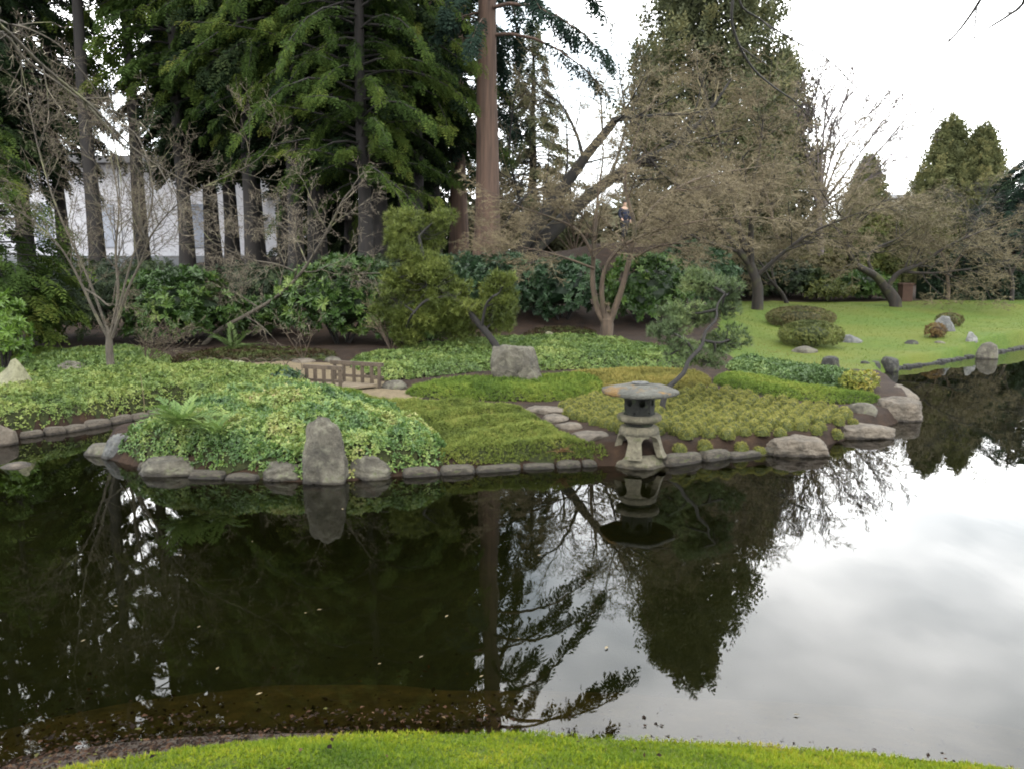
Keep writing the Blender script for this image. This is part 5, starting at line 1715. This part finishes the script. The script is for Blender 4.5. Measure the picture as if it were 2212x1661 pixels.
lathe(fb, [(.05, z3), (FR + .006, z3), (FR + .006, z3 + .02), (FR - .02, z3 + .022)], 6)
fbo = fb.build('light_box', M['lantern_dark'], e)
for k in range(6):
    a0, a1 = R(-118 + 60 * k), R(-118 + 60 * (k + 1))
    A_, B_ = np.array([FR * math.cos(a0), FR * math.sin(a0), z3 + .02]), np.array([FR * math.cos(a1), FR * math.sin(a1), z3 + .02])
    cx = (A_ + B_) / 2
    nrm_ = np.array([cx[0], cx[1], 0]) / np.hypot(cx[0], cx[1])
    ux = (B_ - A_)
    W_ = np.linalg.norm(ux)
    ux = ux / W_
    V, F = [], []
    nn = 20
    for lay in (0, 1):
        for i_ in range(nn):
            a = 2 * math.pi * i_ / nn
            V.append(cx + ux * .04 * math.cos(a) + np.array([0, 0, FH * .5 + .04 * math.sin(a)]) - nrm_ * .03 * lay)
        for i_ in range(nn):
            a = 2 * math.pi * i_ / nn
            m_ = max(abs(math.cos(a)), abs(math.sin(a)))
            V.append(cx + ux * W_ / 2 * math.cos(a) / m_ + np.array([0, 0, FH * .5 + FH * .5 * math.sin(a) / m_]) - nrm_ * .03 * lay)
    for i_ in range(nn):
        j_ = (i_ + 1) % nn
        F.append((i_, nn + i_, nn + j_, j_))
        F.append((3 * nn + i_, 2 * nn + i_, 2 * nn + j_, 3 * nn + j_))
        F.append((i_, j_, 2 * nn + j_, 2 * nn + i_))
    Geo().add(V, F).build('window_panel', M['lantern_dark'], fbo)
z4 = z3 + .02 + FH
g = Geo()
prof = [(.05, z4 - .005), (.30, z4 - .012), (.41, z4 - .024), (.425, z4 - .014), (.42, z4 + .018), (.33, z4 + .045), (.22, z4 + .068), (.13, z4 + .082), (.10, z4 + .086), (.012, z4 + .088)]
V, F = [], []
seg = 36
for r_, z_ in prof:
    for k in range(seg):
        a = 2 * math.pi * k / seg
        hexf = math.cos(R(30)) / math.cos((a + R(20)) % R(60) - R(30))
        rr = r_ * (1 * .55 + .45 * hexf) * (1.03 if r_ > .3 else 1)
        lift = .018 * (hexf - .87) / .13 if r_ > .3 else 0
        V.append((rr * math.cos(a), rr * math.sin(a), z_ + lift * .6 + rng.uniform(-.003, .003)))
for i_ in range(len(prof) - 1):
    for k in range(seg):
        F.append((i_ * seg + k, i_ * seg + (k + 1) % seg, (i_ + 1) * seg + (k + 1) % seg, (i_ + 1) * seg + k))
g.add(V, F)
ro = g.build('roof', M['lantern_roof'], e, True)
g = Geo()
lathe(g, [(.085, z4 + .082), (.10, z4 + .094), (.09, z4 + .106), (.01, z4 + .108)], 20, 0, .02, 4)
g.build('cap_stone', M['rock_blue'], ro, True)

# ------------------------------------------------------------------ footbridge
A0, A1 = on(662, 840), on(737, 846)
B0, B1 = on(722, 826), on(822, 838)
e = empty('footbridge', (A0 + B1) / 2, 'low wooden footbridge with rustic brown railings beside the leafy patch', 'bridge')
eo = np.array(e.location)
deckz = max(A0[2], A1[2], B0[2], B1[2]) + .03
def lift(p, z): return np.array([p[0], p[1], z]) - eo
na = (B0 - A0)[:2]
npl = 9
for k in range(npl):
    t0, t1 = k / npl + .006, (k + 1) / npl - .006
    q = [A0 + (A1 - A0) * t0, A0 + (A1 - A0) * t1, B0 + (B1 - B0) * t1, B0 + (B1 - B0) * t0]
    V = [lift(p, deckz + random.uniform(-.003, .003)) for p in q] + [lift(p, deckz - .035) for p in q]
    Geo().add(V, [(0, 1, 2, 3), (7, 6, 5, 4), (0, 4, 5, 1), (1, 5, 6, 2), (2, 6, 7, 3), (3, 7, 4, 0)]).build('plank', M['deck'], e)
for (P0, P1, ts, ext) in [(A0, A1, (0.02, .27, .52, .78, .98), .06), (B0, B1, (.02, .22, .44, .62, .82, .98), .06)]:
    dirn = P1 - P0
    for j, t in enumerate(ts):
        p = P0 + dirn * t
        g = Geo()
        box(g, lift(p, deckz + .13 if j not in (0, len(ts) - 1) else deckz + .12), (.055, .055, .38 if j in (0, len(ts) - 1) else .34), rz=.2, j=.003)
        g.build('post', M['wood'], e)
    for zz, th in ((.30, .06), (.10, .04)):
        g = Geo()
        beam(g, lift(P0 - dirn * ext, deckz + zz), lift(P1 + dirn * ext, deckz + zz), th * .9, th)
        g.build('top_rail' if zz > .2 else 'lower_rail', M['wood'], e)

# low hoop edging by the path
e = None
for k, u in enumerate(range(420, 650, 36)):
    p = on(u, 800)
    g = Geo()
    pts = [np.array([.14 * math.cos(a), 0, .15 * math.sin(a)]) for a in np.linspace(math.pi, 0, 9)]
    pts[0][2] = -.05
    pts[-1][2] = -.05
    limb(g, np.array(pts), .009, .008, 5)
    o = g.build('bamboo_hoop', M['wood'], None, True, p + [0, 0, .06])
    tag(o, ['first', 'second', 'third', 'fourth', 'fifth', 'sixth', 'seventh'][k] + ' bamboo hoop from the left behind the left bed', 'edging', 'bamboo hoops behind the left bed')

# ------------------------------------------------------------------ buildings behind
by = 42.0
bx0, bx1 = D(-60, 560, by)[0], D(602, 560, by)[0]
bz = tz(-12, by) - .3
e = empty('pale_building', ((bx0 + bx1) / 2, by + 3, bz), 'long pale building seen between the dark trunks at the left', 'building')
ex, ey = (bx0 + bx1) / 2, by + 3
npan = 10
pw = (bx1 - bx0) / npan
zt = 5.0
for k in range(npan):
    g = Geo()
    cx = bx0 + pw * (k + .5) - ex
    box(g, (cx, -3, .5 + zt / 2), (pw - .05, .3, zt))
    w_ = g.build('wall_panel', M['wall'], e)
    if k in (2, 4, 7):
        g = Geo()
        box(g, (cx, -3.17, 2.4), (pw * .55, .08, 2.2))
        wn = g.build('window', M['glass'], w_)
        g = Geo()
        for q in (-.5, -.17, .17, .5):
            box(g, (cx + pw * .55 * q, -3.235, 2.4), (.07, .05, 2.3))
        for q in (1.28, 2.4, 3.52):
            box(g, (cx, -3.25, q), (pw * .55, .05, .07))
g = Geo()
box(g, (0, -3.15, .35), (bx1 - bx0 + .6, .7, 1.0)); g.build('base_ledge', M['ledge'], e)
g = Geo()
box(g, (0, 1.3, .5 + zt / 2), (bx1 - bx0, 8.2, zt - .1)); g.build('rear_block', M['wall'], e)
g = Geo()
box(g, (0, 1, .5 + zt + .2), (bx1 - bx0 + .8, 9.6, .35)); g.build('roof', M['roofing'], e)
# house with a grey roof at the right
hp = at(1955, 58)
e = empty('house', hp, 'grey roofed house glimpsed between the small cone and twin cones', 'building')
g = Geo(); box(g, (0, 0, 2.4), (7.5, 6, 4.8)); g.build('wall', M['ledge'], e)
g = Geo()
zr = D(1930, 421, 58)[2] - hp[2]
g.add([(-4, -3.3, 4.8), (4, -3.3, 4.8), (4, 3.3, 4.8), (-4, 3.3, 4.8), (-4, 0, zr), (4, 0, zr)], [(0, 1, 5, 4), (2, 3, 4, 5)])
g.add([(-4, -3.3, 4.8), (-4, 3.3, 4.8), (-4, 0, zr), (4, -3.3, 4.8), (4, 3.3, 4.8), (4, 0, zr)], [(0, 2, 1), (3, 4, 5)])
g.build('roof', M['roofing'], e)
# thin mast
p = at(2155, 60)
g = Geo()
zt_ = D(2155, 350, 60)[2] - p[2]
limb(g, np.array([(0, 0, 0), (0, 0, zt_ * .5), (0, 0, zt_)]), .06, .03, 8)
box(g, (-.15, 0, zt_ - .1), (.5, .05, .05))
tag(g.build('mast', M['pole'], loc=p), 'thin grey mast standing right of the twin cones', 'mast')
# terracotta pillar
p = at(1958, 31.6)
e = empty('brick_pillar', p, 'short terracotta pillar right behind the crooked mossy tree', 'pillar')
g = Geo(); box(g, (0, 0, .3), (.4, .4, .7)); g.build('shaft', M['terracotta'], e)
g = Geo(); box(g, (0, 0, .68), (.46, .46, .07)); g.build('cap', M['terracotta'], e)

# ------------------------------------------------------------------ the person on the far path
def skin_body(name, joints, edges, mat, parent, sub=2):
    me = bpy.data.meshes.new(name)
    me.from_pydata([j[0] for j in joints], edges, [])
    o = bpy.data.objects.new(name, me)
    col.objects.link(o)
    o.parent = parent
    md = o.modifiers.new('skin', 'SKIN')
    sv = me.skin_vertices[0].data if me.skin_vertices else None
    if sv is None:
        bm = bmesh.new(); bm.from_mesh(me); bm.verts.layers.skin.verify(); bm.to_mesh(me); bm.free()
        sv = me.skin_vertices[0].data
    for k, j in enumerate(joints):
        sv[k].radius = (j[1], j[1] * (j[2] if len(j) > 2 else 1))
    sv[0].use_root = True
    ss = o.modifiers.new('subdivision', 'SUBSURF')
    ss.levels = ss.render_levels = sub
    me.materials.append(mat)
    return o
pp = D(1348, 517, 34)
pz = tz(pp[0], 34)
e = empty('person', (pp[0], 34, pz), 'person in a dark blue jacket walking behind the bare twigs', 'person', None, R(200))
body = skin_body('body', [((0, 0, .93), .12), ((0, 0, 1.15), .12), ((0, 0, 1.38), .13), ((0, .01, 1.50), .055), ((0, .02, 1.60), .085), ((0, .02, 1.70), .075),
                          ((.19, 0, 1.40), .06), ((.25, .04, 1.14), .045), ((.22, .2, .95), .035), ((.21, .27, .88), .03),
                          ((-.19, 0, 1.40), .06), ((-.25, -.05, 1.14), .045), ((-.26, .04, .9), .035), ((-.26, .08, .82), .03),
                          ((.1, .0, .86), .09), ((.11, .12, .48), .06), ((.11, .06, .08), .045), ((.11, .2, .04), .04),
                          ((-.1, .0, .86), .09), ((-.11, -.08, .48), .06), ((-.11, -.26, .12), .045), ((-.11, -.14, .04), .04)],
                 [(0, 1), (1, 2), (2, 3), (3, 4), (4, 5), (2, 6), (6, 7), (7, 8), (8, 9), (2, 10), (10, 11), (11, 12), (12, 13), (0, 14), (14, 15), (15, 16), (16, 17), (0, 18), (18, 19), (19, 20), (20, 21)], M['skin'], e)
skin_body('jacket', [((0, 0, .86), .17), ((0, 0, 1.12), .165), ((0, 0, 1.36), .165), ((0, 0, 1.46), .10), ((.2, 0, 1.38), .09), ((.26, .04, 1.14), .07), ((.225, .18, .97), .055),
                     ((-.2, 0, 1.38), .09), ((-.26, -.05, 1.14), .07), ((-.265, .03, .93), .055)],
          [(0, 1), (1, 2), (2, 3), (2, 4), (4, 5), (5, 6), (2, 7), (7, 8), (8, 9)], M['jacket'], e)
skin_body('trousers', [((0, 0, .9), .14), ((.1, 0, .84), .115), ((.11, .12, .48), .085), ((.11, .06, .10), .07), ((-.1, 0, .84), .115), ((-.11, -.08, .48), .085), ((-.11, -.25, .14), .07)],
          [(0, 1), (1, 2), (2, 3), (0, 4), (4, 5), (5, 6)], M['trousers'], e)
for sx, sy, sz in ((.11, .12, .04), (-.11, -.2, .05)):
    g = Geo(); v, f = ico(2); g.add(v * [.05, .14, .05] + [sx, sy, sz], f); g.build('shoe', M['hair'], e, True)
g = Geo(); v, f = ico(3); v = v * [.1, .115, .1] + [0, .0, 1.69]; g.add(v[:, :], f[(v[f].mean(1)[:, 2] > 1.68) | (v[f].mean(1)[:, 1] < -.01)]); g.build('hair', M['hair'], e, True)

# ------------------------------------------------------------------ grass, litter and floating leaves
g = Geo()
n = 76000
x = rng.uniform(-3.0, 3.2, n)
y = rng.uniform(2.4, 3.6, n)
k = inside(x, y, near_lawn)
edge_d = dist_poly(x, y, np.array(grass_edge), False)
k &= (shore_sd(x, y) > .06)
x, y, edge_d = x[k], y[k], edge_d[k]
n = len(x)
moss = wob(x, y, 0, 2.6, 21)
z = terrain(x, y) + .012 * np.maximum(0, wob(x, y, 0, 9, 22))
cl = .5 + .2 * moss + .18 * np.exp(-edge_d / .15) + .1 * wob(x, y, 0, 11, 23)
scatter_any(g, BLADES, np.stack([x, y, z], 1), rand_dirs(n), np.array([0, 0, 1.]) + rng.normal(0, .2, (n, 3)), .019 * rng.uniform(.5, 1.5, n) * (1 + .3 * moss), np.clip(cl + .12 * wob(x, y, 0, 5, 24) + rng.normal(0, .14, n), 0, 1))
tag(g.build('grass', M['grass']), 'short bright mossy grass on the near bank', kind='stuff')
g = Geo()
n = 46000
t = rng.uniform(0, 1, n)
x = rng.uniform(-3.6, 3.6, n)
y = rng.uniform(2.2, 4.6, n)
sd = shore_sd(x, y)
dens = np.where(sd > 0, .75, np.exp(sd / .17) * (.25 + .9 * (wob(x, y, 0, 3.5, 71) > -.1)))
k = (rng.uniform(size=n) < dens * np.interp(x, [-3.5, -.5, .8, 3.5], [1, 1, .3, .06])) & (~inside(x, y, near_lawn) | ((rng.uniform(size=n) < .012) & (y > 2.3))) & (sd > -.8)
x, y, sd = x[k], y[k], sd[k]
n = len(x)
z = np.maximum(terrain(x, y) + .006, -.03) + rng.uniform(0, .012, n) + np.where(inside(x, y, near_lawn), .014, 0)
z = np.where((sd < 0) & (sd > -.14) & (x < .9) & (rng.uniform(size=n) < .5), .004, z)
L1 = [stack([leaf_quad(1, .5, 0, .08, .05)]), stack([leaf_quad(1, .12, 0, .02, 0)]), stack([leaf_quad(1, .7, 0, .12, .1)])]
scatter_any(g, L1, np.stack([x, y, z], 1), rand_dirs(n) * [1, 1, .15], np.array([0, 0, 1.]) + rng.normal(0, .25, (n, 3)), rng.uniform(.01, .036, n), rng.uniform(0, 1, n) ** 1.4)
tag(g.build('leaf_litter', M['litter']), 'brown fallen leaves and twigs washed up along the near shore', kind='stuff')
for u, v in [(660, 1325), (690, 1318), (965, 1332), (1040, 1462), (250, 1310), (545, 1170), (390, 1200), (1550, 1218), (1310, 1400), (820, 1435), (910, 1420), (1720, 1545), (740, 1100), (1165, 1200), (330, 1130), (470, 1445), (560, 1500), (1120, 1380), (180, 1385), (430, 1355)]:
    p = G(u, v, 0)
    gg = Geo()
    scatter(gg, stack([leaf_quad(1, .45, -.5, .04, 0)]), np.array([[0, 0, .008]]), rand_dirs(1) * [1, .6, .02], np.array([0, 0, 1.]), random.uniform(.02, .045), np.array([random.random()]))
    tag(gg.build('floating_leaf', M['floatleaf'], loc=p), 'small pale fallen leaf floating on the dark pond', 'leaf', 'leaves floating on the pond')
g = Geo()
n = 26000
v_ = rng.uniform(0, 1, n)
y = 15 + 16 * v_
x = rng.uniform(4.5, 24, n)
k = inside(x, y, far_lawn) & (shore_sd(x, y) > .1)
x, y = x[k], y[k]
n = len(x)
z = terrain(x, y)
worn = np.exp(-((x - 6.0) ** 2 / 2.2 + (y - 18.2) ** 2 / 5))
cl = .45 + .16 * wob(x, y, 0, .9, 31) + .1 * wob(x, y, 0, 4, 32) + .45 * worn
scatter_any(g, [T_tuft(3, 1, .35, 25, 70, q) for q in range(2)], np.stack([x, y, z], 1), rand_dirs(n), np.array([0, 0, 1.]) + rng.normal(0, .2, (n, 3)), .032 * rng.uniform(.6, 1.3, n), np.clip(cl + .12 + rng.normal(0, .06, n), 0, 1))
tag(g.build('grass', M['lawn_blades']), 'short grass of the bright lawn across the pond', kind='stuff')
print('tufts', NT, 'tris', sum(sum(len(p.vertices) - 2 for p in me.polygons) for me in bpy.data.meshes))
